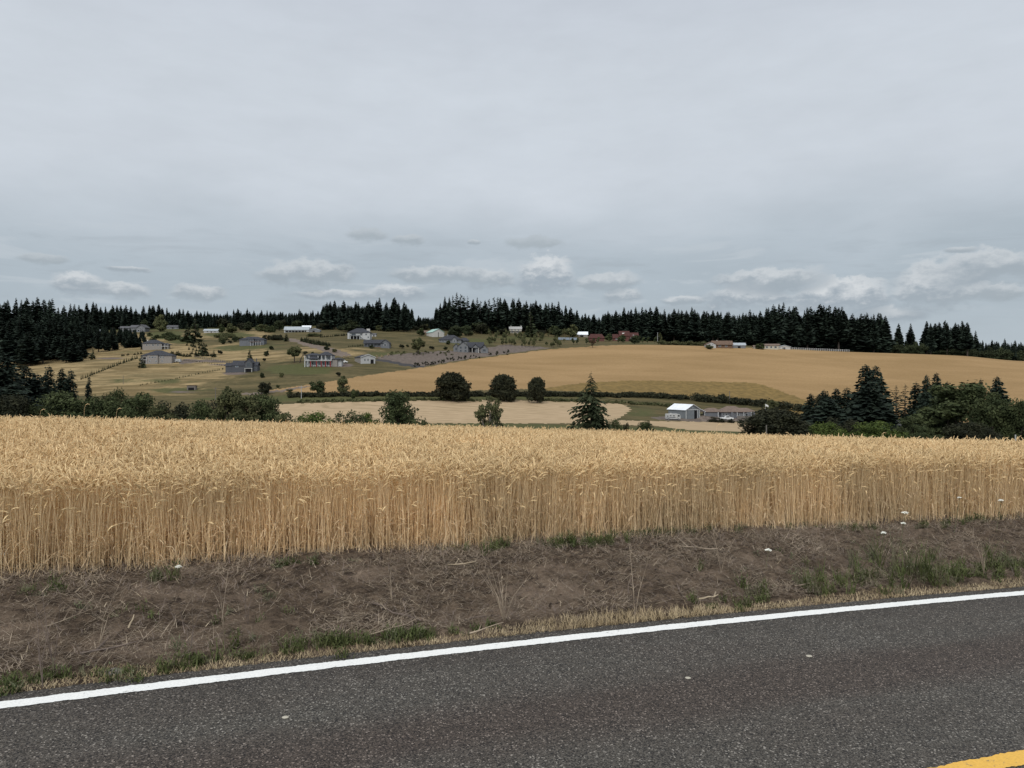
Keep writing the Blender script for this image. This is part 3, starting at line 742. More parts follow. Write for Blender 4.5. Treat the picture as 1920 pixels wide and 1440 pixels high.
# ------------------------------------------------------------------ trees
def conifer_data(name, seed, lv=26, br=9, r0=.17, z0=.05, segs=1, droop=.25, gap=.0, fol='fir', wob=.35, top=.012, taper=.85, ragged=.3, bark='bark'):
    """trunk and crown meshes of a conifer one unit tall"""
    rg = np.random.RandomState(seed)
    zs = z0+(1-z0)*np.linspace(0, 1, lv)**.92; V = []; Fc = []
    lop = rg.uniform(0, 6.283)
    for i, z in enumerate(zs):
        t = (z-z0)/(1-z0)
        r = r0*((1-t)**taper)*min(1, .62+t*3.5)*(1+.10*math.sin(t*9+seed))+top
        if rg.rand() < gap: continue
        m = max(4, int(br*(.45+.55*(1-t))))
        for b in range(m):
            az = rg.uniform(0, 6.283); L = r*(1+rg.uniform(-ragged, ragged))*(1+.12*math.cos(az-lop))
            if rg.rand() < .06: L *= 1.25
            zz = z+rg.uniform(-.5, .5)/lv
            dx, dy = math.cos(az), math.sin(az); dr = droop*rg.uniform(.4, 1.5)
            for s in range(segs):
                f0 = s/segs; f1 = (s+1)/segs*(1.0)
                a0, a1 = f0*L, min(f1+.25/segs, 1)*L
                p0 = np.array([dx*a0, dy*a0, zz-dr*a0*a0/L*.9+.1*a0]); p1 = np.array([dx*a1, dy*a1, zz-dr*a1*a1/L*.9+.1*a1])
                w = (a1-a0)*rg.uniform(.22, .40)*(1.0 if segs == 1 else 1.0)+.004
                roll = rg.uniform(-1.1, 1.1); sx, sy, sz = -dy*math.cos(roll)*w, dx*math.cos(roll)*w, math.sin(roll)*w
                mid = p0*.45+p1*.55-np.array([0, 0, w*.25])
                k = len(V); V += [p0, mid+np.array([sx, sy, sz]), p1, mid-np.array([sx, sy, sz])]; Fc.append((k, k+1, k+2, k+3))
                if segs > 1:      # hanging side sprays
                    for q in range(2):
                        c = p0+(p1-p0)*rg.rand(); sgn = rg.choice([-1, 1]); l2 = L*rg.uniform(.16, .34)*(1.1-f0*.5); a2 = az+sgn*rg.uniform(.6, 1.2)
                        e = c+np.array([math.cos(a2)*l2, math.sin(a2)*l2, -l2*rg.uniform(.1, .7)]); w2 = l2*.26; rr = rg.uniform(-1.2, 1.2)
                        sv = np.array([-math.sin(a2)*math.cos(rr), math.cos(a2)*math.cos(rr), math.sin(rr)])*w2; mm = c*.5+e*.5
                        k = len(V); V += [c, mm+sv, e, mm-sv]; Fc.append((k, k+1, k+2, k+3))
    crown = mesh_np(name+'_crown', V, Fc, fol)
    tb = MB(); tb.tube([(0, 0, -.06), (0, 0, .3), (.002, .001, .7), (0, 0, .985)], [.016, .0125, .006, .0015], 6)
    return tb.mesh(name+'_trunk', bark), crown
def leaf_cloud(rg, C, Rr, n, size, flat=.8, vis=1.0):
    """leaf clumps spread through lobes: C (k,3) centres, Rr (k,) radii"""
    vol = Rr**2; pk = rg.choice(len(C), n, p=vol/vol.sum())
    d = rg.randn(n, 3); d /= np.linalg.norm(d, axis=1)[:, None]
    rad = Rr[pk]*np.clip(rg.normal(.88, .16, n), .25, 1.25)
    P = C[pk]+d*rad[:, None]*np.array([1, 1, flat])
    nr = d+rg.randn(n, 3)*.7; nr /= np.linalg.norm(nr, axis=1)[:, None]
    u = np.cross(nr, rg.randn(n, 3)); u /= np.linalg.norm(u, axis=1)[:, None]; v = np.cross(nr, u)
    s = (size*rg.uniform(.55, 1.35, n))[:, None]
    Q = np.stack([P-u*s, P-v*s*.55+nr*s*.12, P+u*s, P+v*s*.55+nr*s*.12], 1)
    return Q.reshape(-1, 3), np.arange(4*n).reshape(-1, 4)
def broad_data(name, seed, h=10., r=5., base=.2, lobes=22, n=2600, size=.32, fol='leaf_mid', shape='round', stems=1, bark='bark', lob=.30):
    rg = np.random.RandomState(seed); C = []; Rr = []
    zc = h*(base+1)/2; rz = h*(1-base)/2
    for i in range(lobes):
        for _ in range(40):
            d = rg.uniform(-1, 1, 3)
            if np.linalg.norm(d) > 1: continue
            if shape == 'bush' and d[2] < -.2 and False: continue
            if shape == 'dome' and d[2] < -.6 and abs(d[0])+abs(d[1]) < .3: continue
            if shape == 'open' and rg.rand() > (np.linalg.norm(d))**1.5: continue
            break
        z = zc+d[2]*rz*.86; wfac = 1.
        if shape == 'bush': z = h*(.10+.78*abs(d[2])*1.0) if rg.rand() < .75 else h*.2; wfac = math.sqrt(max(.08, 1-(z/h)**3))*1.2
        if shape == 'dome': z = h*(.12+.68*rg.rand()); wfac = 1.1*math.sqrt(max(.02, 1-(max(0, z/h-.18)/.64)**2))
        if shape == 'flame': wfac = 1-.55*max(0, (z-zc)/rz)
        C.append((d[0]*r*.78*wfac, d[1]*r*.78*wfac, z)); Rr.append(min(r, rz*1.2)*lob*rg.uniform(.65, 1.3))
    C = np.array(C); Rr = np.array(Rr)
    C[:, 2] = np.minimum(C[:, 2], h-Rr*.75)
    V, Fq = leaf_cloud(rg, C, Rr, n, size)
    V[:, 2] = np.maximum(V[:, 2], -.1)
    # stray twigs of leaves breaking the outline
    k = n//14; pk = rg.randint(0, len(C), k); d = rg.randn(k, 3); d[:, 2] = abs(d[:, 2])*.9; d /= np.linalg.norm(d, axis=1)[:, None]
    P = C[pk]+d*(Rr[pk]*rg.uniform(.98, 1.22, k))[:, None]; V2, F2 = leaf_cloud(rg, P, np.full(k, size*.7), k*3, size*.8)
    V = np.concatenate([V, V2]); Fq = np.concatenate([Fq, F2+len(V)-len(V2)])
    crown = mesh_np(name+'_crown', V, Fq, fol)
    tb = MB(); tr = .028*h+.05
    for s in range(stems):
        ox, oy = (rg.uniform(-.3, .3)*r*.5, rg.uniform(-.3, .3)*r*.5) if stems > 1 else (0, 0)
        fork = Vector((ox*1.3+rg.uniform(-.2, .2), oy*1.3, h*(base+.12)))
        tb.tube([(ox*.5, oy*.5, -.8), (ox, oy, h*base*.6), fork], [tr*1.2/math.sqrt(stems), tr/math.sqrt(stems), tr*.75/math.sqrt(stems)], 7)
        for i in range(0, len(C), max(1, stems*2 if shape != 'open' else stems)):
            c = Vector(C[i]); mid = fork.lerp(c, .5)+Vector((0, 0, -.05*h))
            tb.tube([fork-Vector((0, 0, .2)), mid, c], [tr*.5, tr*.28, tr*.09], 5)
    return tb.mesh(name+'_trunk', bark), crown
def plant(name, data, loc, sx=1., sz=1., rz=0., label='', cat='tree', group=None, parts=('trunk', 'crown'), lean=0.):
    o = link(name, None, loc=loc, label=label, cat=cat, group=group)
    o.scale = (sx, sx, sz); o.rotation_euler = (0, lean, rz)
    for pn, me in zip(parts, data): link(pn, me, o)
    return o
def height_to(p, ytop): return (CZ+(HY-ytop)/F*p.y)-p.z
TR = random.Random(5)
FIRS = [conifer_data('fir_kind', 10+k, lv=46, br=20, taper=.82, top=.010, r0=[.15, .17, .14, .19, .16, .135, .18, .155][k], z0=[.04, .10, .15, .03, .2, .12, .06, .26][k], fol='fir', ragged=.24, droop=.35) for k in range(8)]
THIN = [conifer_data('thin_fir_kind', 40+k, lv=38, br=13, r0=.12, z0=.10, fol='fir', gap=.10, ragged=.40) for k in range(3)]
YOUNG = [conifer_data('young_fir_kind', 50+k, lv=18, br=10, r0=.27, z0=.02, fol='fir_green', ragged=.25, taper=.95) for k in range(3)]
MIDF = [conifer_data('near_fir_kind', 60+k, lv=46, br=17, r0=[.20, .24, .17][k], z0=.02, segs=2, fol='fir', ragged=.25, droop=.3, taper=.52) for k in range(3)]

# ridge forest: (x0, x1, distance, spacing in columns, [(x, top row) ...], label, group)
def stand(x0, x1, D, sp, tops, label, group, kinds=None, jit=5, jD=22, wf=1.0, name='fir_tree', cap=999):
    x = x0; n = 0
    while x <= x1 and n < cap:
        xx = x+TR.uniform(-.35, .35)*sp; d = D+TR.uniform(-jD, jD)
        p = at(xx, D=d); yt = float(np.interp(xx, [a for a, _ in tops], [b for _, b in tops]))+abs(TR.gauss(0, jit))*TR.choice([1, 1, -.35])
        h = max(4, height_to(p, yt)); k = TR.choice(kinds or FIRS)
        w = h*wf*1.3*TR.uniform(.8, 1.35)
        plant(name, k, p, w, h, TR.uniform(0, 6.28), label, 'tree', group); n += 1
        x += sp*TR.uniform(.75, 1.25)
stand(-14, 150, 600, 8.5, [(0, 566), (60, 556), (110, 566), (150, 570)], 'dark fir on the skyline above the dense woods at the far left', 'skyline firs above the far left woods', wf=1.0)
stand(155, 400, 800, 7.4, [(150, 566), (200, 572), (300, 573), (370, 582), (400, 586)], 'dark fir in the ridge forest behind the grey house with two wings', 'ridge firs behind the two winged house')
stand(405, 600, 800, 7.4, [(400, 584), (440, 577), (500, 584), (560, 583), (600, 580)], 'dark fir in the ridge forest behind the long pale barn', 'ridge firs behind the long barn')
stand(605, 770, 720, 7.4, [(600, 572), (625, 563), (680, 566), (710, 560), (750, 560), (770, 580)], 'tall dark fir in the dense block behind the white house', 'ridge firs behind the white house', jit=5)
stand(772, 812, 780, 9.0, [(770, 585), (800, 594), (815, 592)], 'shorter dark fir filling the dip in the ridge skyline', 'firs in the dip of the ridge skyline')
stand(815, 935, 735, 8.0, [(812, 566), (840, 556), (850, 550), (880, 556), (930, 560)], 'tall thin fir standing above the green roofed barn', 'thin ridge firs above the green roofed barn', kinds=THIN+FIRS[4:6])
stand(938, 1130, 760, 7.4, [(935, 560), (960, 560), (1050, 567), (1075, 580), (1100, 590), (1130, 594)], 'dark fir in the ridge forest behind the cream farmhouse', 'ridge firs behind the cream farmhouse')
stand(1133, 1330, 740, 7.4, [(1130, 590), (1160, 580), (1200, 577), (1280, 577), (1330, 582)], 'dark fir in the ridge forest behind the red roofed house', 'ridge firs behind the red roofed house')
stand(1335, 1545, 690, 7.6, [(1330, 582), (1380, 586), (1440, 576), (1466, 568), (1500, 578), (1545, 570)], 'tall dark fir in the ridge forest behind the ranch house row', 'ridge firs behind the ranch house row', kinds=FIRS)
stand(1548, 1662, 668, 7.6, [(1545, 568), (1560, 572), (1600, 582), (1640, 588), (1662, 592)], 'tall dark fir in the last block before the gap in the ridge trees', 'ridge firs before the gap')
stand(1685, 1718, 700, 17, [(1685, 606), (1720, 608)], 'dark fir in the small pair standing in the ridge gap', 'pair of firs in the ridge gap', jit=3, wf=1.25)
stand(1737, 1818, 690, 9.0, [(1735, 604), (1770, 601), (1800, 603), (1818, 606)], 'dark fir in the compact clump right of the ridge gap', 'compact clump of firs past the ridge gap', jit=4)
stand(1832, 1833, 700, 30, [(1830, 620)], 'single small fir standing alone right of the compact clump', None, jit=0)
stand(1845, 1990, 780, 11, [(1840, 636), (1870, 632), (1900, 638), (1990, 640)], 'low fir on the skyline at the far right', 'low skyline firs at the far right', jit=5)
# dense woods low on the left, standing in front of the skyline firs
stand(-20, 150, 545, 12, [(-20, 600), (60, 592), (150, 605)], 'bluish fir in the dense woods on the far left slope', 'firs in the dense woods on the far left slope', jit=8, wf=1.25)
stand(-20, 165, 505, 10, [(-20, 625), (80, 620), (160, 640)], 'bushy fir at the lower edge of the far left woods', 'firs at the lower edge of the far left woods', jit=6, wf=1.4)
stand(148, 278, 575, 7.5, [(150, 616), (200, 620), (278, 628)], 'dark fir in the belt between the hip roofed houses and the left woods', 'belt of firs beside the beige house', jit=5, wf=1.35)
def woods(name, bands, seed, label):
    rg = np.random.RandomState(seed); VV = []; FF = []; off = 0
    for (x0, x1, D0, D1, n, y0, y1) in bands:
        for _ in range(int(n*1.4)):
            me = FIRS[rg.randint(0, 8)][1]
            V = CACHE.setdefault(me.name, (np.array([v.co for v in me.vertices]), np.array([p.vertices for p in me.polygons])))
            d = rg.uniform(D0, D1); x = rg.uniform(x0, x1); p = at(x, D=d); yt = y0+(y1-y0)*(x-x0)/(x1-x0)+abs(rg.randn())*4-5
            h = max(5, height_to(p, yt)); a = rg.uniform(0, 6.28); c, s = math.cos(a), math.sin(a); w = h*1.1
            Q = V[0][::1]; W = np.stack([(Q[:, 0]*c-Q[:, 1]*s)*w+p.x, (Q[:, 0]*s+Q[:, 1]*c)*w+p.y, Q[:, 2]*h+p.z], -1)
            VV.append(W); FF.append(V[1]+off); off += len(W)
    link(name, mesh_np(name, np.concatenate(VV), np.concatenate(FF), 'fir'), kind='stuff', label=label, cat='woods')
CACHE = {}
woods('woods', [(150, 420, 805, 870, 170, 586, 592), (420, 610, 805, 870, 130, 592, 590), (600, 775, 735, 800, 120, 576, 582), (765, 820, 790, 840, 36, 600, 598), (815, 1130, 760, 830, 200, 582, 600), (1130, 1340, 750, 820, 140, 592, 592), (150, 275, 600, 700, 60, 612, 622),
                (1335, 1660, 690, 760, 230, 594, 604), (1740, 1815, 700, 740, 50, 616, 618), (1660, 1990, 720, 800, 120, 642, 648), (-30, 150, 560, 650, 60, 590, 592)], 3, 'solid mass of dark firs filling the ridge forest behind the front trees')

BR = {}
def bkind(key, **kw):
    if key not in BR: BR[key] = broad_data(key, **kw)
    return BR[key]
def round_tree(x, yb, yt, w, key, label, D=None, cat='tree', group=None, name='broadleaf_tree', rz=None, **kw):
    """a tree whose crown is w columns wide; key picks a shared mesh of natural size 10 x 10 m"""
    p = at(x, yb, D); h = height_to(p, yt); r = w/2*p.y/F*(1.12 if D is not None else 1.)
    d = bkind(key, h=10., r=5., **kw)
    return plant(name, d, p, r/5., h/10., TR.uniform(0, 6.28) if rz is None else rz, label, cat, group)
# far broadleaf trees and bushes on the ridge (x, base, top, width)
KF = dict(n=2000, size=.66, lobes=20, base=.06)
far_trees = [(300, 622, 590, 24, 'r1', 'pale green round tree right of the grey house with two wings'), (415, 625, 608, 14, 'r2', 'small slim green tree by the white mobile home'), (434, 624, 606, 24, 'r1', 'bright green bushy tree below the ridge, left of the long pale barn'),
             (524, 620, 600, 20, 'r3', 'dark round tree at the left end of the long pale barn'), (560, 618, 600, 26, 'r3', 'dark round tree behind the long pale barn'), (852, 634, 609, 32, 'r3', 'broad dark tree touching the green roofed barn'),
             (874, 630, 609, 20, 'r3', 'smaller dark tree right of the broad one by the green roofed barn'), (905, 625, 604, 38, 'r3', 'widest dark round tree behind the vineyard'), (936, 626, 612, 20, 'r3', 'low dark round tree left of the cream farmhouse'),
             (1047, 622, 602, 20, 'r2', 'olive round tree right of the big pointed tree'), (1038, 628, 612, 30, 'r2', 'low olive tree at the foot of the round one'), (1073, 632, 609, 26, 'r1', 'green round tree left of the white roofed shed'),
             (1212, 638, 604, 40, 'r3', 'dark broad tree right of the red roofed house'), (1236, 640, 614, 14, 'r1', 'slim green tree beside the pale pole'), (1190, 645, 628, 22, 'r3', 'low dark tree against the red roofed house'),
             (1142, 640, 626, 18, 'r2', 'olive tree beside the red barn'), (1168, 642, 628, 16, 'r2', 'small olive tree between the red buildings'), (790, 630, 615, 18, 'r2', 'olive tree left of the green roofed barn'), (655, 622, 607, 40, 'r3', 'dark low tree behind the white house'),
             (1425, 655, 644, 20, 'r2', 'small olive tree left of the cream bungalow'), (1330, 655, 646, 14, 'r1', 'low green tree left of the brown roofed bungalow')]
for (x, yb, yt, w, k, lb) in far_trees:
    f = dict(r1='leaf_olive', r2='leaf_mid', r3='fir_green')[k]
    round_tree(x, yb, yt, w, k, lb, fol=f, seed={'r1': 1, 'r2': 2, 'r3': 3}[k], **KF)
for (x, yb, yt, w, k, lb) in [(995, 632, 582, 30, 0, 'big pointed green tree beside the cream farmhouse'), (366, 642, 595, 36, 1, 'large dark fir between the hip roofed houses and the mobile home'), (352, 640, 605, 26, 2, 'smaller dark fir leaning against the large one left of the mobile home'),
                              (174, 674, 652, 12, 0, 'small fir alone on the dry slope at the left'), (265, 690, 663, 17, 1, 'small dark fir in front of the lower hip roofed house'), (381, 664, 640, 22, 2, 'small fir right of the young tree rows'),
                              (401, 670, 655, 12, 0, 'tiny fir on the dry slope right of the hip roofed houses'), (468, 675, 652, 13, 1, 'slim dark fir directly behind the slate gabled house'), (100, 665, 638, 22, 2, 'fir at the lower corner of the far left woods'),
                              (537, 640, 622, 12, 2, 'dark columnar fir by the pale barn drive'), (190, 652, 622, 20, 1, 'fir in the front of the belt left of the beige house')]:
    p = at(x, yb); h = height_to(p, yt); w = w*p.y/F
    plant('fir_tree', YOUNG[k], p, w/.56, h, TR.uniform(0, 6), lb)
# oaks on the slope
OAK = dict(n=3000, size=.50, lobes=26, base=.28, shape='open', lob=.24, fol='leaf_olive', bark='bark')
round_tree(552, 680, 649, 30, 'oak_a', 'old spreading oak with a bare limb left of the red and white house', seed=21, **OAK)
round_tree(784, 664, 633, 32, 'oak_b', 'open spreading oak alone above the gravel slope', seed=22, **OAK)
def bare_limb():
    p = at(562, 680); b = MB(); h = 6.
    b.tube([(0, 0, 0), (.6, 0, 2.2), (1.8, .1, 4.4), (1.5, 0, 6.2)], [.35, .28, .16, .04]); b.tube([(1.3, 0, 3.5), (3., 0, 5.), (3.8, 0, 5.4)], [.15, .1, .03]); b.tube([(1.8, 0, 4.4), (2.6, .1, 6.4)], [.1, .03])
    b.build('dead_tree', 'bark', loc=p, label='bare dead tree leaning out of the old oak', cat='tree')
bare_limb()
# hedgerow trees round the stubble field
KD = dict(n=9500, size=.40, lobes=60, base=.03, shape='dome', lob=.30)
round_tree(850, 750, 693, 62, 'dome_a', 'largest of the dark domed trees on the hedge line', D=328, fol='leaf_dark', seed=38, **KD)
round_tree(944, 742, 698, 48, 'dome_b', 'middle dark domed tree on the hedge line', D=333, fol='leaf_dark', seed=32, **KD)
round_tree(1007, 747, 705, 34, 'dome_c', 'smallest dark domed tree, right end of the domed three', D=330, fol='leaf_dark', seed=33, **KD)
KH = dict(n=2600, size=.45, lobes=24, base=.04)
round_tree(596, 740, 713, 28, 'hr_a', 'round dark green tree at the tip of the golden field', D=350, fol='leaf_mid', seed=41, **KH)
round_tree(643, 740, 708, 25, 'hr_b', 'loose green tree on the hedge between two darker ones', D=350, fol='leaf_olive', seed=42, shape='open', **KH)
round_tree(665, 752, 729, 15, 'hr_a', 'small dark upright bush below the hedge', D=335, fol='leaf_mid', seed=41, **KH)
round_tree(643.5, 713, 704, 9, 'hr_a', 'tiny round bush on the edge of the golden field', fol='leaf_mid', seed=41, **KH)
round_tree(497, 742, 715, 24, 'hr_c', 'dark rounded tree behind the big bushy thicket', D=352, fol='leaf_dark', seed=43, **KH)
round_tree(521, 728, 721, 8, 'hr_a', 'tiny bush on the field track', fol='leaf_mid', seed=41, **KH)
round_tree(543, 738, 729, 12, 'hr_b', 'low ragged bush at the start of the hedge', D=350, fol='leaf_mid', seed=42, **KH)
round_tree(1353, 752, 737, 16, 'hr_c', 'dark tree rising from the hedge behind the ranch house', D=375, fol='leaf_dark', seed=43, **KH)
round_tree(1447, 775, 747, 26, 'hr_d', 'green bushy tree beside the flagpole', D=335, fol='leaf_olive', seed=44, **KH)
round_tree(812, 740, 732, 10, 'hr_c', 'small dark bush left of the largest domed tree', D=345, fol='leaf_mid', seed=43, **KH)
def hedge(pts, label, h=3., w=3.5, fol='leaf_dark', seed=1, per=9, size=.5):
    """a clipped-by-nothing hedge: pts are (column, row of its foot)"""
    rg = np.random.RandomState(seed); W = [at(*(q[:2]), D=(q[2] if len(q) > 2 else None)) for q in pts]; C = []
    for a, b in zip(W, W[1:]):
        n = max(2, int((b-a).length/1.1))
        for i in range(n):
            c = a.lerp(b, i/n); hh = h*rg.uniform(.5, .95); x, y = c.x+rg.uniform(-.6, .6), c.y+rg.uniform(-1, 1)*w*.35
            C.append((x, y, G(x, y)+hh*.5))
    C = np.array(C); Rr = h*.62*rg.uniform(.75, 1.25, len(C))
    V, Fq = leaf_cloud(rg, C, Rr, len(C)*per*16, size, .8)
    o = W[0]; V = V-np.array(o)
    link('hedge', mesh_np('hedge', V, Fq, fol), loc=o, label=label, cat='hedge')
hedge([(545, 741, 344), (640, 740, 345), (720, 741, 345), (800, 744, 343), (826, 745, 342)], 'long dark hedge below the golden hill, left of the domed trees', seed=1, h=2.0)
hedge([(874, 742, 345), (930, 741, 348), (990, 740, 352), (1060, 738, 357), (1120, 738, 361), (1165, 740, 364)], 'dark hedge running right of the largest domed tree', seed=2, h=2.4)
hedge([(1168, 742, 366), (1215, 743, 370), (1262, 747, 372), (1292, 750, 374)], 'thick dark hedge ending in a taper behind the grey barn', seed=3, h=2.6)
hedge([(1304, 754, 372), (1360, 757, 374), (1420, 764, 372), (1480, 772, 366), (1515, 778, 362)], 'dark brushy hedge behind the brown roofed ranch house', seed=4, h=3.6)
hedge([(560, 752, 330), (660, 751, 330), (760, 750, 330), (905, 749, 330)], 'low olive scrub line below the dark hedge', seed=5, h=1.0, fol='leaf_olive', w=6, per=5)
hedge([(1010, 749, 338), (1160, 747, 345), (1290, 752, 350)], 'low olive scrub above the stubble field', seed=6, h=1.2, fol='leaf_olive', w=6, per=5)

# near belt, just beyond the wheat (x, D, top row, width, kind...)
NB = dict(n=8500, size=.24, lobes=46, base=.03, shape='bush', lob=.29, stems=4)
near_trees = [(1545, 265, 738, 84, 'nb_i', 'leaf_dark', 'dark rounded crown filling behind the low fir group'), (1755, 262, 722, 70, 'nb_i', 'leaf_dark', 'dark rounded crown behind the firs left of the largest tree'), (8, 240, 684, 100, 'nb_i', 'leaf_dark', 'dark rounded tree behind the largest fir at the left edge'), (75, 245, 716, 76, 'nb_g', 'leaf_dark', 'dark rounded tree behind the spiky firs at the left'), (20, 195, 735, 110, 'nb_g', 'leaf_dark', 'black undergrowth mass below the largest fir at the left edge'), (268, 215, 730, 80, 'nb_a', 'leaf_mid', 'broad green thicket left of the blackish round tree'), (395, 220, 728, 64, 'nb_d', 'leaf_dark', 'dark tree just left of the bushy willow thicket'), (60, 200, 745, 80, 'nb_b', 'leaf_mid', 'green thicket at the foot of the left fir clump'), (1590, 195, 768, 90, 'nb_d', 'leaf_dark', 'dark mass of leaves under the low fir group'), 
    (110, 205, 727, 120, 'nb_a', 'leaf_mid', 'wide low green thicket at the left edge of the valley'), (190, 215, 733, 90, 'nb_b', 'leaf_mid', 'green thicket behind the tall bent grass heads'),
    (255, 225, 738, 70, 'nb_c', 'leaf_mid', 'rounded green thicket left of the blackish tree'), (222, 245, 718, 46, 'nb_b', 'leaf_mid', 'taller green bush rising behind the thickets'), (205, 250, 719, 30, 'nb_d', 'leaf_dark', 'small black round tree in the left thickets'),
    (335, 215, 732, 86, 'nb_d', 'leaf_dark', 'blackish round tree left of the bushy thicket'), (300, 195, 752, 70, 'nb_c', 'leaf_olive', 'low olive bush in front of the blackish tree'), (375, 205, 745, 60, 'nb_a', 'leaf_mid', 'green bush right of the blackish tree'),
    (440, 200, 716, 92, 'nb_e', 'leaf_olive', 'tall bushy willow thicket with feathery top'), (490, 205, 730, 80, 'nb_a', 'leaf_mid', 'right half of the tall bushy thicket'), (535, 195, 768, 60, 'nb_c', 'leaf_olive', 'low olive bush at the foot of the bushy thicket'),
    (588, 190, 765, 74, 'nb_b', 'leaf_bright', 'low fresh green bush before the stubble'), (655, 190, 753, 62, 'nb_d', 'leaf_mid', 'dark green bush between the fresh green bush and the big one'), (690, 195, 768, 50, 'nb_c', 'leaf_bright', 'low green bush wedged beside the big rounded one'),
    (745, 190, 724, 92, 'nb_f', 'leaf_mid', 'big rounded bush at the left end of the stubble field'), (795, 190, 785, 26, 'nb_c', 'leaf_mid', 'small low bush at the right foot of the big rounded one'),
    (1152, 180, 780, 32, 'nb_b', 'leaf_mid', 'round bush against the right side of the lone spruce'), (1175, 180, 789, 22, 'nb_c', 'leaf_dark', 'tiny round bush right of the lone spruce'), (1211, 180, 786, 44, 'nb_f', 'leaf_mid', 'rounded bush alone right of the lone spruce'),
    (1455, 190, 761, 136, 'nb_g', 'leaf_dark', 'wide blackish domed tree hiding the end of the ranch house'), (1400, 185, 803, 26, 'nb_d', 'leaf_dark', 'small black bush at the left foot of the domed tree'),
    (1545, 185, 786, 76, 'nb_b', 'leaf_bright', 'fresh green bush between the domed tree and the firs'), (1640, 185, 786, 96, 'nb_a', 'leaf_bright', 'long fresh green bush below the tall fir'), (1705, 190, 776, 70, 'nb_c', 'leaf_mid', 'green bush at the left foot of the largest tree'),
    (1805, 215, 704, 190, 'nb_h', 'leaf_mid', 'largest spreading dark green tree near the right edge'), (1862, 195, 728, 100, 'nb_e', 'leaf_mid', 'bushy tree leaning on the right side of the largest tree'), (1915, 190, 740, 84, 'nb_f', 'leaf_mid', 'green tree cut by the right edge'),
    (1955, 200, 738, 80, 'nb_a', 'leaf_mid', 'green thicket at the right end of the tree belt'), (1876, 240, 733, 26, 'nb_f', 'leaf_mid', 'thin topped tree rising behind the right hand bushes'), (1820, 180, 785, 90, 'nb_b', 'leaf_dark', 'shaded undergrowth bush below the largest tree'), (1730, 180, 796, 60, 'nb_c', 'leaf_mid', 'low dark bush in front of the largest tree')]
for i, (x, D, yt, w, key, fol, lb) in enumerate(near_trees):
    kw = dict(NB); kw['seed'] = 70+sum(map(ord, key)) % 97
    if key == 'nb_h': kw.update(n=11000, lobes=60, size=.24, lob=.2)
    if key == 'nb_g': kw.update(n=16000, lobes=70, size=.22, shape='dome', lob=.27)
    if key == 'nb_e': kw.update(shape='flame', lob=.18, lobes=46, n=6500)
    round_tree(x, 0, yt, w, key+fol, lb, D=D, fol=fol, name='broadleaf_tree' if w > 60 and yt < 770 else 'bush', cat='tree' if w > 60 and yt < 770 else 'bush', **kw)
def near_fir(x, D, yt, w, data, label, name='fir_tree', group=None, r0=.2):
    p = at(x, D=D); h = height_to(p, yt); plant(name, data, p, 1.3*w*p.y/F/(2*r0), h, TR.uniform(0, 6), label, 'tree', group)
for (x, D, yt, w, k, lb) in [(8, 215, 662, 84, 1, 'largest dark fir at the left edge'), (50, 225, 688, 70, 0, 'dark fir right of the largest one at the left edge'), (-30, 205, 700, 90, 1, 'dark fir cut by the left edge'), (70, 230, 700, 50, 2, 'slimmer dark fir in the left clump'),
                             (92, 235, 685, 34, 2, 'first of the three spiky firs beside the left clump'), (116, 240, 690, 36, 0, 'middle of the three spiky firs beside the left clump'), (133, 240, 693, 34, 2, 'last of the three spiky firs beside the left clump'), (167, 235, 705, 16, 2, 'small thin fir between the thickets and the row of young trees'),
                             (20, 200, 720, 110, 1, 'low spreading fir at the foot of the left clump'),
                             (1520, 250, 738, 34, 0, 'left outermost fir of the low group beside the tall fir'), (1545, 250, 731, 34, 2, 'second fir of the low group beside the tall fir'), (1568, 245, 728, 40, 0, 'middle fir of the low group beside the tall fir'), (1588, 245, 726, 36, 2, 'fir touching the left side of the tall fir'),
                             (1555, 225, 745, 70, 1, 'bushy fir filling the front of the low group'),
                             (1622, 235, 684, 60, 1, 'left top of the tall double topped fir'), (1642, 238, 686, 52, 0, 'right top of the tall double topped fir'), (1630, 228, 715, 76, 1, 'lower bushy fir in front of the double topped one'),
                             (1718, 255, 716, 34, 2, 'fir in the middle of the group left of the largest tree'), (1737, 250, 703, 32, 0, 'tall fir of the group left of the largest tree'), (1756, 250, 699, 36, 0, 'tallest fir of the group left of the largest tree'), (1776, 250, 715, 26, 2, 'small pointed fir just behind the largest tree'),
                             (1839, 245, 710, 20, 2, 'narrow fir tip above the largest tree'), (1870, 240, 706, 44, 0, 'pointed fir right of the largest tree')]:
    near_fir(x, D, yt, w, MIDF[k], lb, r0=[.20, .24, .17][k])
OPENF = conifer_data('open_fir_kind', 81, lv=30, br=8, r0=.19, z0=.02, segs=3, droop=.35, fol='fir', ragged=.4, gap=.08)
for (x, yt, w, lb) in [(1680, 722, 34, 'thin see-through fir right of the tall fir'), (1697, 720, 30, 'second thin see-through fir right of the tall fir')]: near_fir(x, 255, yt, w*1.4, OPENF, lb, r0=.19)
SPRUCE = conifer_data('spruce_kind', 84, lv=36, br=13, r0=.36, z0=.0, segs=5, droop=.42, fol='fir_green', ragged=.35, gap=.03, taper=.82)
near_fir(1108, 175, 698, 72, SPRUCE, 'lone ragged spruce with an open spiky top before the stubble', 'spruce_tree', r0=.36)
p = at(920, D=170)
plant('sapling_tree', broad_data('sapling_kind', 91, h=10, r=5, base=.02, lobes=60, n=3000, size=.26, fol='leaf_olive', shape='flame', stems=3, lob=.13, bark='bark_pale'), p, 74/2*p.y/F/5, height_to(p, 735)/10, .4, 'open wispy tree with visible stems in front of the stubble field')

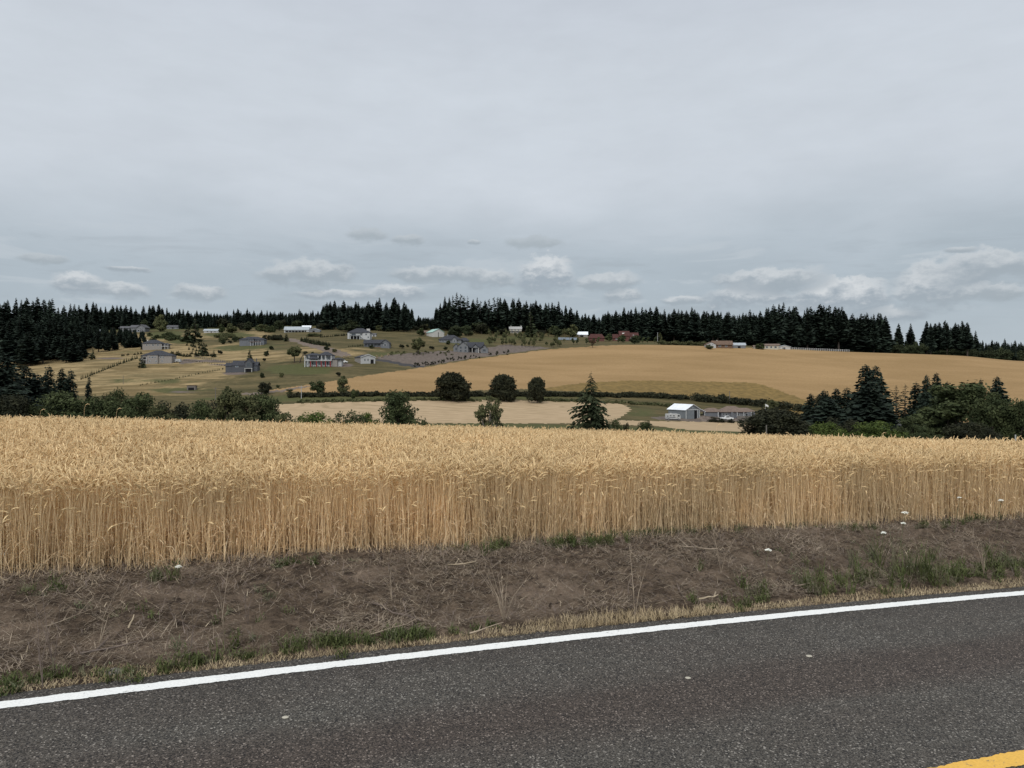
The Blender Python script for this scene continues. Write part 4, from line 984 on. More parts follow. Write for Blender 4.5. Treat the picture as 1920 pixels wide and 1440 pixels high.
# shrub patches and planted rows on the slopes
SH = dict(n=900, size=.7, lobes=12, base=.0, shape='bush', lob=.42)
def row(items, key, label, group, cat='bush', name='bush', **kw):
    for (x, yb, w, h) in items:
        p = at(x, yb); m = p.y/F; plant(name, bkind(key, h=10., r=5., **kw), p, w*m/10, h*m/10, TR.uniform(0, 6), label, cat, group)
sh = [(TR.uniform(276, 345), TR.uniform(629, 641)) for _ in range(16)]
row([(x, y, TR.uniform(10, 17), TR.uniform(5, 8)) for x, y in sh], 'shrub_a', 'green bush in the thick patch above the beige house', 'bushes above the beige house', fol='leaf_mid', seed=101, **SH)
row([(x, y, TR.uniform(10, 18), TR.uniform(6, 10)) for x, y in [(TR.uniform(395, 452), TR.uniform(629, 640)) for _ in range(14)]], 'shrub_b', 'green bush in the patch left of the dark hip roofed house', 'bushes left of the dark hip roofed house', fol='leaf_olive', seed=102, **SH)
row([(x, y, TR.uniform(12, 18), TR.uniform(7, 11)) for x, y in [(TR.uniform(455, 520), TR.uniform(618, 624)) for _ in range(10)]], 'shrub_a', 'bush in the brushy strip left of the long pale barn', 'bushes left of the long barn', fol='leaf_mid', seed=101, **SH)
row([(x, 638, 17, 12) for x in (500, 512, 523)], 'shrub_c', 'dark shrub in the clump between the hip roofed house and the track', 'dark shrubs by the dirt track', fol='leaf_dark', seed=103, **SH)
row([(584, 631, 18, 9), (596, 631, 16, 8)], 'shrub_b', 'rounded hedge bush below the small shed', 'hedge bushes below the small shed', fol='leaf_olive', seed=102, **SH)
row([(x, 646.2+.02*(x-1240), TR.uniform(12, 18), TR.uniform(7, 12)) for x in range(1240, 1322, 6)], 'shrub_b', 'bush in the brushy strip left of the brown roofed bungalow', 'bushes left of the brown roofed bungalow', fol='leaf_olive', seed=102, **SH)
row([(x, y, TR.uniform(7, 10), TR.uniform(3, 4)) for x, y in [(TR.uniform(1665, 1740), 652) for _ in range(12)]], 'shrub_a', 'low undergrowth bush below the firs in the ridge gap', 'undergrowth in the ridge gap', fol='leaf_mid', seed=101, **SH)
def gapw(x0, x1, D, yt, n, label, group, fol='fir_green', w=22):
    for _ in range(n):
        x = TR.uniform(x0, x1); p = at(x, D=D+TR.uniform(-8, 8)); m = p.y/F; plant('bush', bkind('gapb', h=10., r=5., fol=fol, seed=104, n=800, size=.6, lobes=16, base=0, shape='bush', lob=.3), p, w*TR.uniform(.8, 1.2)*m/10, max(2, height_to(p, yt+TR.uniform(-4, 8)))/10, TR.uniform(0, 6), label, 'bush', group)
gapw(1664, 1735, 672, 640, 9, 'broad dark bush under the firs in the ridge gap', 'broad bushes in the ridge gap')
gapw(1740, 1990, 690, 650, 34, 'dark bush in the low belt on the skyline at the far right', 'low skyline bushes at the far right', w=26)
def understory(x0, x1, y0, y1, n, h, w, label, group):
    ks = [('us_a', 'leaf_dark'), ('us_b', 'fir_green'), ('us_c', 'leaf_olive'), ('us_b', 'fir_green')]
    for _ in range(n):
        x = TR.uniform(x0, x1); p = at(x, TR.uniform(y0, y1)); m = p.y/F; k, fo = TR.choice(ks); s_ = TR.uniform(.65, 1.3)
        plant('broadleaf_tree', bkind(k, h=10., r=5., fol=fo, seed=200+ord(k[-1]), n=1500, size=.75, lobes=18, base=.05, lob=.36), p, w*s_*m/10, h*s_*TR.uniform(.8, 1.2)*m/10, TR.uniform(0, 6), label, 'tree', group)
understory(160, 280, 612, 622, 10, 16, 17, 'dark bushy tree at the foot of the woods around the grey two winged house', 'bushy trees round the two winged house')
understory(310, 420, 606, 616, 12, 15, 17, 'dark bushy tree at the foot of the ridge woods above the mobile home', 'bushy trees above the mobile home')
understory(440, 530, 608, 622, 11, 13, 18, 'bushy tree along the ridge left of the long pale barn', 'bushy trees left of the long barn')
understory(600, 660, 612, 620, 7, 14, 20, 'bushy tree along the ridge between the long barn and the white house', 'bushy trees right of the long barn')
understory(700, 805, 612, 622, 12, 13, 18, 'bushy tree at the foot of the ridge woods right of the white house', 'bushy trees right of the white house')
understory(880, 950, 620, 630, 7, 14, 20, 'bushy tree on the lawn edge left of the cream farmhouse', 'bushy trees left of the cream farmhouse')
understory(1000, 1150, 616, 632, 14, 13, 18, 'bushy tree among the cabins right of the cream farmhouse', 'bushy trees among the cabins')
understory(1150, 1330, 634, 641, 14, 13, 18, 'bushy tree along the crest around the brick house', 'bushy trees round the brick house')
understory(470, 700, 655, 712, 14, 7, 9, 'small bush dotted over the open slope around the columned house', 'bushes dotted round the columned house')
understory(395, 450, 640, 668, 5, 9, 11, 'bush dotted on the slope left of the dark hip roofed house', 'bushes dotted left of the dark hip roofed house')
understory(690, 840, 634, 656, 9, 6, 8, 'small bush dotted on the lawn above the gravel slope', 'bushes dotted above the gravel slope')
understory(20, 60, 655, 700, 8, 18, 22, 'dark bushy tree between the left clump and the far left woods', 'bushy trees left of the dry slope')
def cone_row(pts, n, h, w, label, group, k=YOUNG, cat='young tree', jit=1.):
    xs = [p[0] for p in pts]; ys = [p[1] for p in pts]
    for i in range(n):
        t = i/(n-1)*(len(pts)-1); j = min(int(t), len(pts)-2); f = t-j
        x = xs[j]+(xs[j+1]-xs[j])*f+TR.uniform(-1, 1)*jit; y = ys[j]+(ys[j+1]-ys[j])*f
        p = at(x, y); m = p.y/F; hh = h*m*TR.uniform(.7, 1.15)
        plant('young_fir', TR.choice(k), p, w*m*TR.uniform(.8, 1.2)/.54, hh, TR.uniform(0, 6), label, cat, group)
cone_row([(152, 712), (190, 697), (222, 684), (257, 673)], 28, 9, 3.6, 'young columnar tree in the long diagonal row on the dry slope', 'diagonal row of young trees on the dry slope')
cone_row([(262, 723), (320, 713), (370, 702), (420, 692)], 34, 4.2, 2.0, 'tiny conifer in the sparse line below the lower hip roofed house', 'sparse line below the lower hip roofed house', jit=2)
cone_row([(564, 640), (590, 646), (618, 649)], 22, 9, 6, 'young fir in the dense rows beside the dirt track', 'young firs beside the dirt track')
cone_row([(566, 637), (596, 643), (612, 647)], 14, 8, 6, 'young fir in the back row beside the dirt track', 'back row of young firs beside the dirt track')
cone_row([(602, 633), (650, 629)], 15, 6, 4, 'little dark conifer in the row leading to the white house', 'row of conifers leading to the white house')
cone_row([(655, 651), (683, 649)], 9, 5, 3, 'tiny conifer left of the grey porch house', 'conifers left of the grey porch house')
for j in range(4):
    cone_row([(345+j*5, 640+j*8), (385+j*1, 650+j*6)], 7, 8, 6, 'young fir in the nursery rows right of the beige house', 'nursery rows right of the beige house', jit=3)
cone_row([(225, 668), (262, 664)], 7, 6, 5, 'small shrub on the green bank left of the beige house', 'shrubs left of the beige house', jit=4)
cone_row([(325, 664), (345, 669), (395, 668)], 14, 9, 8, 'dark small conifer behind the parked white trailer', 'conifers behind the white trailer', jit=4)
cone_row([(340, 676), (372, 679), (425, 687)], 24, 3.2, 1.6, 'tiny dark post like shrub along the gravel drive', 'shrubs along the gravel drive')
# orchard / nursery right of the gabled house
NU = dict(n=380, size=.75, lobes=9, base=.22, lob=.34)
orch = []
rg_ = random.Random(9)
for i in range(100):
    x = rg_.uniform(915, 1060); y = rg_.uniform(628, 653)+(x-915)*-.01
    if y > 655-(1060-x)*.04+0: continue
    orch.append((x, y, rg_.uniform(5, 10), rg_.uniform(7, 15)))
row(orch, 'orch', 'small tree in the mixed nursery rows above the golden hill', 'mixed nursery trees above the golden hill', 'tree', 'nursery_tree', fol='leaf_olive', seed=111, **NU)
row([(x, 646-(x > 1120)*2, 10, 12) for x in (1075, 1082, 1100, 1112, 1121, 1160, 1205, 1214, 1228)], 'orch2', 'small round fruit tree on the lawn along the crest of the golden hill', 'fruit trees along the crest', 'tree', 'fruit_tree', fol='leaf_mid', seed=112, **NU)
round_tree(1111, 652, 636, 15, 'orch3', 'small reddish leaved tree on the crest of the golden hill', fol='leaf_red', seed=113, name='fruit_tree', **NU)
gs = [(x, 687-(x-795)*.155+((x-795)**2)*.00012-rg_.uniform(0, 6)) for x in [rg_.uniform(775, 960) for _ in range(46)]]
row([(x, y, rg_.uniform(3, 6), rg_.uniform(3, 6)) for x, y in gs], 'gsh', 'small dark shrub planted along the edge of the gravel slope', 'shrubs along the gravel slope', fol='leaf_dark', seed=121, n=160, size=1.1, lobes=5, base=0, shape='bush', lob=.45)
gs = [(rg_.uniform(725, 850), rg_.uniform(661, 668)) for _ in range(34)]
row([(x, y, rg_.uniform(3, 6), rg_.uniform(3, 6)) for x, y in gs], 'gsh2', 'small olive shrub along the top of the gravel slope', 'olive shrubs along the top of the gravel slope', fol='leaf_olive', seed=122, n=160, size=1.1, lobes=5, base=0, shape='bush', lob=.45)
for (x, y) in ((707, 672), (716, 671), (728, 668), (645, 672), (653, 672)):
    row([(x, y, 6, 6)], 'gsh3', 'yellowish round shrub near the white gabled garage', 'yellowish shrubs near the white garage', fol='dead_grass', seed=123, n=160, size=1.1, lobes=5, base=.1, lob=.45)

# ------------------------------------------------------------------ buildings
class House:
    """built in picture-column units, scaled to metres by its distance; local x right, y away, z up, origin at the foot of the front"""
    def __init__(s, name, label, cat, x, yb, rot=0., D=None, group=None, dz=0.):
        s.p = at(x, yb, D); s.m = s.p.y/F; s.p.z += dz*s.m
        s.o = link(name, None, loc=s.p, label=label, cat=cat, group=group); s.o.rotation_euler = (0, 0, math.radians(rot))
    def part(s, name, mb, mt, parent=None, label=None):
        mb.v = [(a*s.m, b*s.m, c*s.m) for a, b, c in mb.v]
        return mb.build(name, mt, parent or s.o, label=label)
    def walls(s, blocks, mt, name='wall'):
        """blocks: x0,x1,y0,y1,h[,gable axis,rise]"""
        mb = MB()
        for b in blocks:
            x0, x1, y0, y1, h = b[:5]; z0 = b[7] if len(b) > 7 else -4
            if len(b) > 5 and b[5] == 'x':      # gable faces front/back
                xm = (x0+x1)/2; pr = [(x0, z0), (x1, z0), (x1, h), (xm, h+b[6]), (x0, h)]
                mb.add([(x, y0, z) for x, z in pr]+[(x, y1, z) for x, z in pr], [(0, 1, 2, 3, 4), (9, 8, 7, 6, 5)]+[(i, i+5, (i+1) % 5+5, (i+1) % 5) for i in range(5)])
            elif len(b) > 5 and b[5] == 'y':    # gable faces the sides
                ym = (y0+y1)/2; pr = [(y0, z0), (y1, z0), (y1, h), (ym, h+b[6]), (y0, h)]
                mb.add([(x0, y, z) for y, z in pr]+[(x1, y, z) for y, z in pr], [(4, 3, 2, 1, 0), (5, 6, 7, 8, 9)]+[((i+1) % 5, (i+1) % 5+5, i+5, i) for i in range(5)])
            else: mb.box(x0, x1, y0, y1, z0, h)
        return s.part(name, mb, mt)
    def roof(s, kind, x0, x1, y0, y1, h, rise, mt, oh=1.2, th=.7, inset=None, name='roof', parent=None):
        mb = MB()
        if kind == 'hip':
            x0 -= oh; x1 += oh; y0 -= oh; y1 += oh; ins = inset if inset is not None else min(x1-x0, y1-y0)*.45; ym = (y0+y1)/2
            xa, xb = x0+ins, x1-ins
            if xa > xb: xa = xb = (x0+x1)/2
            mb.add([(x0, y0, h-th*.5), (x1, y0, h-th*.5), (x1, y1, h-th*.5), (x0, y1, h-th*.5), (x0, y0, h+th*.4), (x1, y0, h+th*.4), (x1, y1, h+th*.4), (x0, y1, h+th*.4), (xa, ym, h+rise), (xb, ym, h+rise+.01)],
                   [(3, 2, 1, 0), (0, 1, 5, 4), (1, 2, 6, 5), (2, 3, 7, 6), (3, 0, 4, 7), (4, 5, 9, 8), (5, 6, 9), (6, 7, 8, 9), (7, 4, 8)])
        else:
            if kind == 'gx': a0, a1, b0, b1 = x0, x1, y0-oh, y1+oh
            else: a0, a1, b0, b1 = y0, y1, x0-oh, x1+oh
            am = (a0+a1)/2; sl = rise/((a1-a0)/2); e0, e1 = a0-oh, a1+oh; zl = h-sl*oh
            pr = [(e0, zl+.02), (am, h+rise+.02), (e1, zl+.02), (e1, zl+th), (am, h+rise+th*1.15), (e0, zl+th)]
            f = (lambda a, b, z: (a, b, z)) if kind == 'gx' else (lambda a, b, z: (b, a, z))
            vs = [f(a, b0, z) for a, z in pr]+[f(a, b1, z) for a, z in pr]
            mb.add(vs, [(0, 1, 4, 5), (1, 2, 3, 4), (6, 11, 10, 7), (7, 10, 9, 8)]+[(i, (i+1) % 6, (i+1) % 6+6, i+6) for i in range(6)])
        return s.part(name, mb, mt, parent)
    def windows(s, ws, y=0., frame='trim', glass='glass', name='window', fw=.35):
        """ws: (cx, cz, w, h) on the face at depth y"""
        for (cx, cz, w, h) in ws:
            mb = MB(); a, b, c, d = cx-w/2, cx+w/2, cz-h/2, cz+h/2
            for q in ((a-fw, b+fw, d, d+fw), (a-fw, b+fw, c-fw, c), (a-fw, a, c, d), (b, b+fw, c, d)): mb.box(q[0], q[1], y-.22, y+.05, q[2], q[3])
            f = s.part(name, mb, frame); s.part('pane', MB().box(a, b, y-.12, y+.05, c, d), glass, f)
    def door(s, cx, w, h, y=0., mt='dark', name='door', z0=0.):
        return s.part(name, MB().box(cx-w/2, cx+w/2, y-.15, y+.1, z0, z0+h), mt)
    def posts(s, xs, y, z0, z1, r=.3, mt='trim', name='post'):
        for x in xs: s.part(name, MB().box(x-r, x+r, y-r, y+r, z0, z1), mt)
    def chimney(s, x, y, z0, z1, r=.8, mt='brick', parent=None): return s.part('chimney', MB().box(x-r, x+r, y-r*.8, y+r*.8, z0, z1), mt, parent)

# 1 grey house with two wings
h = House('house', 'grey two storey house with lower left wing on the left ridge', 'house', 248, 623)
h.walls([(-25, -4, 2, 16, 8), (-4, 10, 0, 14, 9), (10, 25, -2, 16, 9, 'x', 5)], 'grey')
h.roof('gy', -25, -4, 2, 16, 8, 3, 'roof_grey'); h.roof('gy', -4, 10, 0, 14, 9, 4, 'roof_grey'); h.roof('gx', 10, 25, -2, 16, 9, 5, 'roof_grey')
h.windows([(16, 7.5, 3, 2), (13, 3, 3, 2.6), (20, 3, 2, 2.6)], -2); h.windows([(0, 6.5, 3, 2)], 0); h.windows([(-18, 4.5, 3, 2), (-10, 4.5, 3, 2)], 2); h.door(4, 7, 4, -0.)
# far buildings in trees
for (x, yb, w, hh, lb, rm, wm) in [(178, 624, 34, 3, 'long pale roofed shed half hidden behind the belt of firs', 'roof_pale', 'beige'), (192, 612, 24, 3, 'pale low roof glimpsed in the left ridge woods', 'roof_pale', 'grey'), (324, 617, 22, 4, 'small dark grey house in the trees left of the large fir', 'roof_grey', 'grey'),
                                   (396, 624, 28, 4, 'long white mobile home near the ridge', 'roof_pale', 'white'), (796, 627, 22, 4, 'brown roofed house peeping out left of the green roofed barn', 'roof_brown', 'woodbrown'), (1062, 625, 16, 6, 'small brown cabin behind the round green tree', 'roof_brown', 'grey')]:
    h = House('house' if 'house' in lb or 'home' in lb else 'shed', lb, 'house' if 'house' in lb or 'home' in lb else 'shed', x, yb)
    h.walls([(-w/2, w/2, 0, 9, hh)], wm); h.roof('gy', -w/2, w/2, 0, 9, hh, 2.6, rm, 1.); h.windows([(-w/4, hh*.55, 2.2, 1.4), (w/4, hh*.55, 2.2, 1.4)]); h.door(0, 1.6, hh*.7)
# 3 upper beige hip roof
h = House('house', 'upper beige hip roofed house with balcony on the left slope', 'house', 290, 656)
h.walls([(-23, 12, 0, 18, 12), (12, 21, 5, 18, 10)], 'beige'); h.roof('hip', -23, 12, 0, 18, 12, 7, 'roof_dark', inset=13); h.roof('hip', 12, 24, 4, 18, 10, 3, 'roof_dark')
h.windows([(-15, 9, 3, 2.4), (-3, 9, 3.6, 2.6), (6, 9, 3.6, 2.6), (-10, 9, 1.6, 2.2)]); h.part('balcony', MB().box(12, 26, -1, 5, 6, 6.6), 'trim'); h.posts([13, 19, 25], 0, -3, 10, .3); h.chimney(-16, 6, 12, 19, .9, 'offwhite')
# 4 lower hip roof
h = House('house', 'lower light grey hip roofed house with walkout basement on the dry slope', 'house', 294, 682, rot=0)
h.walls([(-29, 28, 0, 20, 15), (-17, 3, -2.5, 0, 16)], 'beige'); h.roof('hip', -29, 28, 0, 20, 15, 10, 'roof_dark', inset=24); h.roof('hip', -17, 3, -2.5, 6, 16, 3.4, 'roof_dark', .8)
h.windows([(-12, 12, 2.2, 2.6), (-7, 12, 3.2, 2.6), (-2, 12, 2.2, 2.6), (-12, 4.5, 2.4, 2.2), (0, 4.5, 2.4, 2.2)], -2.5, glass='glass'); h.windows([(7, 12, 2, 2.6), (12, 12, 2, 2.6), (10, 5, 2.2, 2.2)])
h.part('balcony', MB().box(-29, -17, -4, 0, 7.2, 7.8), 'trim'); h.posts([-28, -18], -3.6, -3, 12, .35); h.door(-23, 5, 4, 0., 'dark', z0=8); h.door(-23, 4, 4.5, 0., 'dark')
# white trailer beside it
h = House('travel_trailer', 'white travel trailer parked at the right end of the lower hip roofed house', 'trailer', 331, 680, dz=.8)
h.part('body', MB().box(-7, 7, 0, 6, .8, 6.2), 'white'); h.part('wheel', MB().tube([(0, -.3, 1), (0, .6, 1)], 1.0, 10), 'tyre'); h.part('wheel', MB().tube([(2.6, -.3, 1), (2.6, .6, 1)], 1.0, 10), 'tyre'); h.windows([(-4, 4, 2, 1.2), (3, 4, 2, 1.2)])
# 7 dark hip house with deck
h = House('house', 'dark grey hip roofed house with tall deck posts near the ridge', 'house', 472, 648)
h.walls([(-23, 23, 0, 16, 11), (-7, 5, -3, 0, 12)], 'midgrey'); h.roof('hip', -23, 23, 0, 16, 11, 6, 'roof_dark', inset=15); h.roof('hip', -7, 5, -3, 5, 12, 3, 'roof_dark', .8)
h.windows([(-4, 9, 2.4, 3), (1, 9, 2.4, 3)], -3, 'midgrey'); h.windows([(9, 8.5, 3, 3), (15, 8.5, 3, 3)], 0, 'midgrey'); h.part('deck', MB().box(-2, 19, -6, -3.1, 6, 6.6), 'woodbrown'); h.posts([0, 4.5, 9, 13.5, 18], -5.6, -4, 6, .28, 'trim'); h.part('deck_railing', MB().box(-2, 19, -6.1, -5.9, 7.6, 7.9), 'woodbrown')
# 8 slate gabled house
h = House('house', 'dark slate house with steep gables and a glazed tower bay', 'house', 452, 698)
h.walls([(-30, -17, 2, 16, 12), (-17, 8, 0, 18, 13, 'y', 7), (8, 22, -3, 14, 18, 'x', 7), (22, 30, 2, 16, 13)], 'darkgrey')
h.roof('gy', -30, -17, 2, 16, 12, 5, 'roof_dark'); h.roof('gy', -17, 8, 0, 18, 13, 8, 'roof_dark'); h.roof('gx', 8, 22, -3, 14, 18, 7, 'roof_dark'); h.roof('gy', 22, 30, 2, 16, 13, 6, 'roof_dark')
h.windows([(-8, 11, 5, 2.6)], 0, glass='panel'); h.windows([(15, 14, 6, 8)], -3, 'midgrey'); h.part('balcony', MB().box(8.5, 23, -6, -3.1, 6.6, 7.4), 'offwhite'); h.posts([9, 22], -5.6, -3, 6.6, .4, 'offwhite'); h.door(15, 9, 5.8, -3); h.windows([(26, 8, 3, 3)], 2, 'midgrey'); h.chimney(26, 9, 14, 26, .7, 'darkgrey')
# 9 long barn
h = House('barn', 'long barn with pale metal roof on the ridge', 'barn', 556, 623)
h.walls([(-23, 23, 0, 10, 5)], 'white'); h.roof('gy', -23, 23, 0, 10, 5, 5, 'roof_pale', 1); h.part('dark_bay', MB().box(-21, 18, -.12, .1, 0, 3), 'dark'); h.posts([-15, -9, -3, 3, 9, 15], -.3, 0, 3.4, .3, 'trim')
h = House('shed', 'small white roofed shed at the right end of the long barn', 'shed', 590, 623); h.walls([(-10, 10, 0, 8, 3.5, 'x', 3)], 'grey'); h.roof('gx', -10, 10, 0, 8, 3.5, 3, 'roof_pale', .8); h.door(-2, 4, 3)
h = House('farm_building', 'tall white metal roofed shed between the long barn and the small shed', 'shed', 573, 620); h.walls([(-7, 9, 0, 8, 5)], 'woodbrown'); h.roof('gy', -7, 9, 0, 8, 5, 4, 'roof_white', .8); h.door(0, 4, 4)
# 10 red and white columned house
h = House('house', 'two storey hip roofed house with white columns over red lower columns', 'house', 600, 688)
h.walls([(-28, 22, 4, 26, 21), (26, 39, 6, 22, 13)], 'white'); h.walls([(22, 32, 2, 20, 14)], 'beige', 'side_wing')
h.roof('hip', -28, 0, 0, 24, 21, 4.5, 'roof_dark', inset=10); h.roof('hip', -4, 22, -2, 26, 21.3, 7, 'roof_dark', inset=11); h.roof('hip', -20, -2, -5, 5, 15, 4.6, 'roof_dark', .8); h.roof('hip', 22, 42, 2, 20, 13.6, 3.6, 'roof_dark')
h.part('porch_deck', MB().box(-28.5, 22, -3, 3.8, 10.6, 12), 'white'); h.posts([-28, -20, -3, 3.5, 10.5, 21.5], -2.4, 12, 20.6, .55, 'trim', 'white_column'); h.posts([-28, -22], -2.4, -4, 10.5, .6, 'trim', 'white_column'); h.posts([-17, -6, 3, 11, 20], -2.4, -4, 10.5, .9, 'red', 'red_column')
h.windows([(-24, 16, 3.6, 4), (-1, 15.8, 3.6, 5), (7, 15.8, 4, 5), (16, 15.8, 6, 6), (-12, 6, 7, 5), (-1, 6, 5, 5), (7, 6, 5, 5), (15, 6, 5, 6), (-24, 5, 3, 4)], 4, 'panel'); h.part('railing', MB().box(-28, 22, -2.9, -2.7, 13.6, 14), 'trim'); h.posts([-12, 0, 7, 16], 3, 0, 3, .8, 'white', 'stacked_sheet')
# 11 white gabled garage, turned
h = House('garage', 'white gabled garage with grey side wall beside the gravel slope', 'garage', 690, 682, rot=28)
h.walls([(-14, 14, 0, 38, 12, 'x', 5)], 'white'); h.part('side_cladding', MB().box(-14.15, -14, .2, 38, -4, 11.8), 'beige'); h.roof('gx', -14, 14, 0, 38, 12, 5, 'roof_dark', 1.4, .6); h.windows([(-6, 7, 1.8, 4), (0, 7, 1.8, 4)], 0, 'white'); h.door(8, 6, 8, 0, 'dark')
h.part('fascia', MB().add([(-15.2, -1.6, 11), (0, -1.6, 16.9), (15.2, -1.6, 11), (15.2, -1.6, 12.2), (0, -1.6, 18.2), (-15.2, -1.6, 12.2), (-15.2, -1.4, 11), (0, -1.4, 16.9), (15.2, -1.4, 11), (15.2, -1.4, 12.2), (0, -1.4, 18.2), (-15.2, -1.4, 12.2)],
       [(0, 1, 4, 5), (1, 2, 3, 4), (6, 11, 10, 7), (7, 10, 9, 8), (3, 9, 10, 4), (4, 10, 11, 5)]), 'trim')
# 12 white house
h = House('house', 'white two storey house with dark hip roof and outside stairs', 'house', 673, 636)
h.walls([(-21, 21, 0, 18, 12), (-21, -17, -2, 0, 12), (8, 21, -3, 0, 12)], 'white'); h.roof('hip', -21, 21, -1, 18, 12, 9, 'roof_dark', inset=16); h.roof('hip', 8, 21, -3, 6, 12.2, 4, 'roof_dark', .8)
h.windows([(-10, 9, 8, 3.4), (4, 9, 3, 3)], 0, 'white'); h.windows([(14, 9, 2.4, 3), (18, 3.5, 2, 2.4)], -3, 'white'); h.part('deck', MB().box(-16, 3, -5, -.1, 6, 6.8), 'darkgrey'); h.posts([-15, -9, -3, 2], -4.6, -3, 6, .35, 'trim'); h.door(-7, 16, 5, -.1)
h.part('stairs', MB().add([(3, -5, 6), (4.5, -5, 6.8), (12, -5, 0), (10, -5, 0), (3, -3.4, 6), (4.5, -3.4, 6.8), (12, -3.4, 0), (10, -3.4, 0)], [(0, 1, 2, 3), (7, 6, 5, 4), (1, 5, 6, 2), (0, 3, 7, 4)]), 'trim'); h.part('upper_dormer', MB().box(13, 19, 7, 12, 14, 20), 'offwhite')
h = House('shed', 'white lean-to right of the white house', 'shed', 701, 631); h.walls([(-4, 4, 0, 6, 3.5)], 'white'); h.roof('gy', -4, 4, 0, 6, 3.5, 2, 'roof_grey', .6); h.door(0, 2, 2.8)
# 13 grey porch house
h = House('house', 'low grey ranch house with long dark porch and right gable', 'house', 706, 652)
h.walls([(-24, 8, 4, 18, 9), (8, 24, 0, 18, 8.5, 'x', 6)], 'midgrey'); h.roof('gy', -24, 12, 0, 18, 8.5, 6, 'roof_dark'); h.roof('gx', 8, 24, 0, 18, 8.5, 6.2, 'roof_dark'); h.posts([-23, -17, -11, -5, 1, 7], .6, 0, 8.2, .4, 'midgrey'); h.part('porch_deck', MB().box(-24, 8, 0, 4, -3, 1), 'woodbrown')
h.windows([(-16, 5, 4, 3.4), (-6, 5, 4, 3.4)], 4, 'midgrey'); h.windows([(16, 5, 5, 3)], 0, 'trim')
# 14 green barn
h = House('barn', 'white barn with pale green metal roof below the ridge', 'barn', 822, 632, rot=30)
h.walls([(-12, 12, 0, 28, 9, 'x', 6)], 'offwhite'); h.roof('gx', -12, 12, 0, 28, 9, 6, 'roof_green', 1., .6); h.door(0, 1, 9, 0, 'dark')
# 15 dark hip with gable
h = House('house', 'low house with broad charcoal hip roof above the gabled house', 'house', 845, 643)
h.walls([(-22, 20, 0, 16, 6), (2, 12, -2, 0, 6, 'x', 5)], 'grey'); h.roof('hip', -22, 20, 0, 16, 6, 9, 'roof_dark', inset=16, oh=1.8); h.roof('gx', 2, 12, -2, 8, 6, 5, 'roof_dark', 1); h.windows([(-14, 3.4, 5, 2.4), (-5, 3.4, 3, 2.4)], 0); h.windows([(7, 3.4, 3, 3)], -2); h.roof('hip', 16, 34, 4, 16, 4, 6, 'roof_dark'); h.walls([(18, 33, 5, 15, 4)], 'grey', 'garage_wall'); h.chimney(-6, 6, 8, 17, .7, 'grey')
# 16 grey gabled house
h = House('house', 'large grey house with four gables beside the gravel slope', 'house', 882, 661)
h.walls([(-32, -22, 2, 20, 11, 'x', 5), (-23, -4, -3, 18, 12, 'x', 7), (-4, 10, 3, 18, 10), (10, 17, 1, 18, 9), (19, 33, 0, 18, 7, 'x', 7)], 'grey')
h.roof('gx', -32, -22, 2, 20, 11, 5, 'roof_dark'); h.roof('gx', -23, -4, -3, 18, 12, 7.5, 'roof_dark'); h.roof('gy', -6, 24, 1, 20, 10, 9, 'roof_dark'); h.roof('gx', 3, 16, -2, 8, 9, 6.5, 'roof_dark'); h.roof('gx', 19, 33, -1, 18, 7.5, 7, 'roof_dark')
h.walls([(4, 15, -1.6, 3, 9, 'x', 5.8, 8.5)], 'grey', 'gable_wall')
h.windows([(-27, 7, 3, 4)], 2, 'midgrey'); h.windows([(-18, 9, 3, 3.4), (-9, 9, 3, 3.4), (-18, 3, 3, 3), (-9, 3, 3, 3)], -3, 'midgrey'); h.part('porch_opening', MB().box(-2, 8, 2.7, 2.95, 1, 9), 'dark'); h.posts([3.5, 15.5], -1.4, -2, 9, .5, 'offwhite'); h.windows([(26, 4, 5, 3.4)], 0, 'midgrey')
# 17 cream farmhouse
h = House('house', 'cream farmhouse with two chimneys beside the big pointed tree', 'house', 967, 625)
h.walls([(-12, 11, 0, 10, 8)], 'cream'); r = h.roof('gy', -12, 11, 0, 10, 8, 4, 'concrete', .8); h.chimney(-9, 5, 10, 14, .9, 'offwhite', r); h.chimney(10, 5, 10, 14.5, .9, 'offwhite', r); h.windows([(-7, 6, 2, 1.8), (-1, 6, 2, 1.8), (5, 6, 2, 1.8), (-6, 2.4, 3, 1.8), (4, 2.4, 3, 1.8)]); h.part('porch_roof', MB().box(-12, 11, -3, -.05, 3.8, 4.4), 'concrete')
# 18 greenhouse rows
for i in range(5):
    h = House('solar_panel', 'blue grey solar panel in the row below the cabins', 'solar panel', 1050+i*7.2, 638+i*.1, group='row of solar panels')
    h.part('panel', MB().add([(-3.3, 0, 1), (3.3, 0, 1), (3.3, 4.5, 5.5), (-3.3, 4.5, 5.5), (-3.3, .15, .8), (3.3, .15, .8), (3.3, 4.65, 5.3), (-3.3, 4.65, 5.3)], [(0, 1, 2, 3), (7, 6, 5, 4), (0, 4, 5, 1), (1, 5, 6, 2), (2, 6, 7, 3), (3, 7, 4, 0)]), 'panel'); h.posts([-2.5, 2.5], 2.4, -2, 2.9, .15, 'metal', 'leg')
# 19 white shed
h = House('shed', 'open shed with bright white roof left of the red barn', 'shed', 1093, 632); h.walls([(-9, 9, 0, 8, 5)], 'beige'); h.roof('gy', -10, 9, 0, 8, 5, 4.5, 'roof_white', .8); h.door(-2, 6, 3.6)
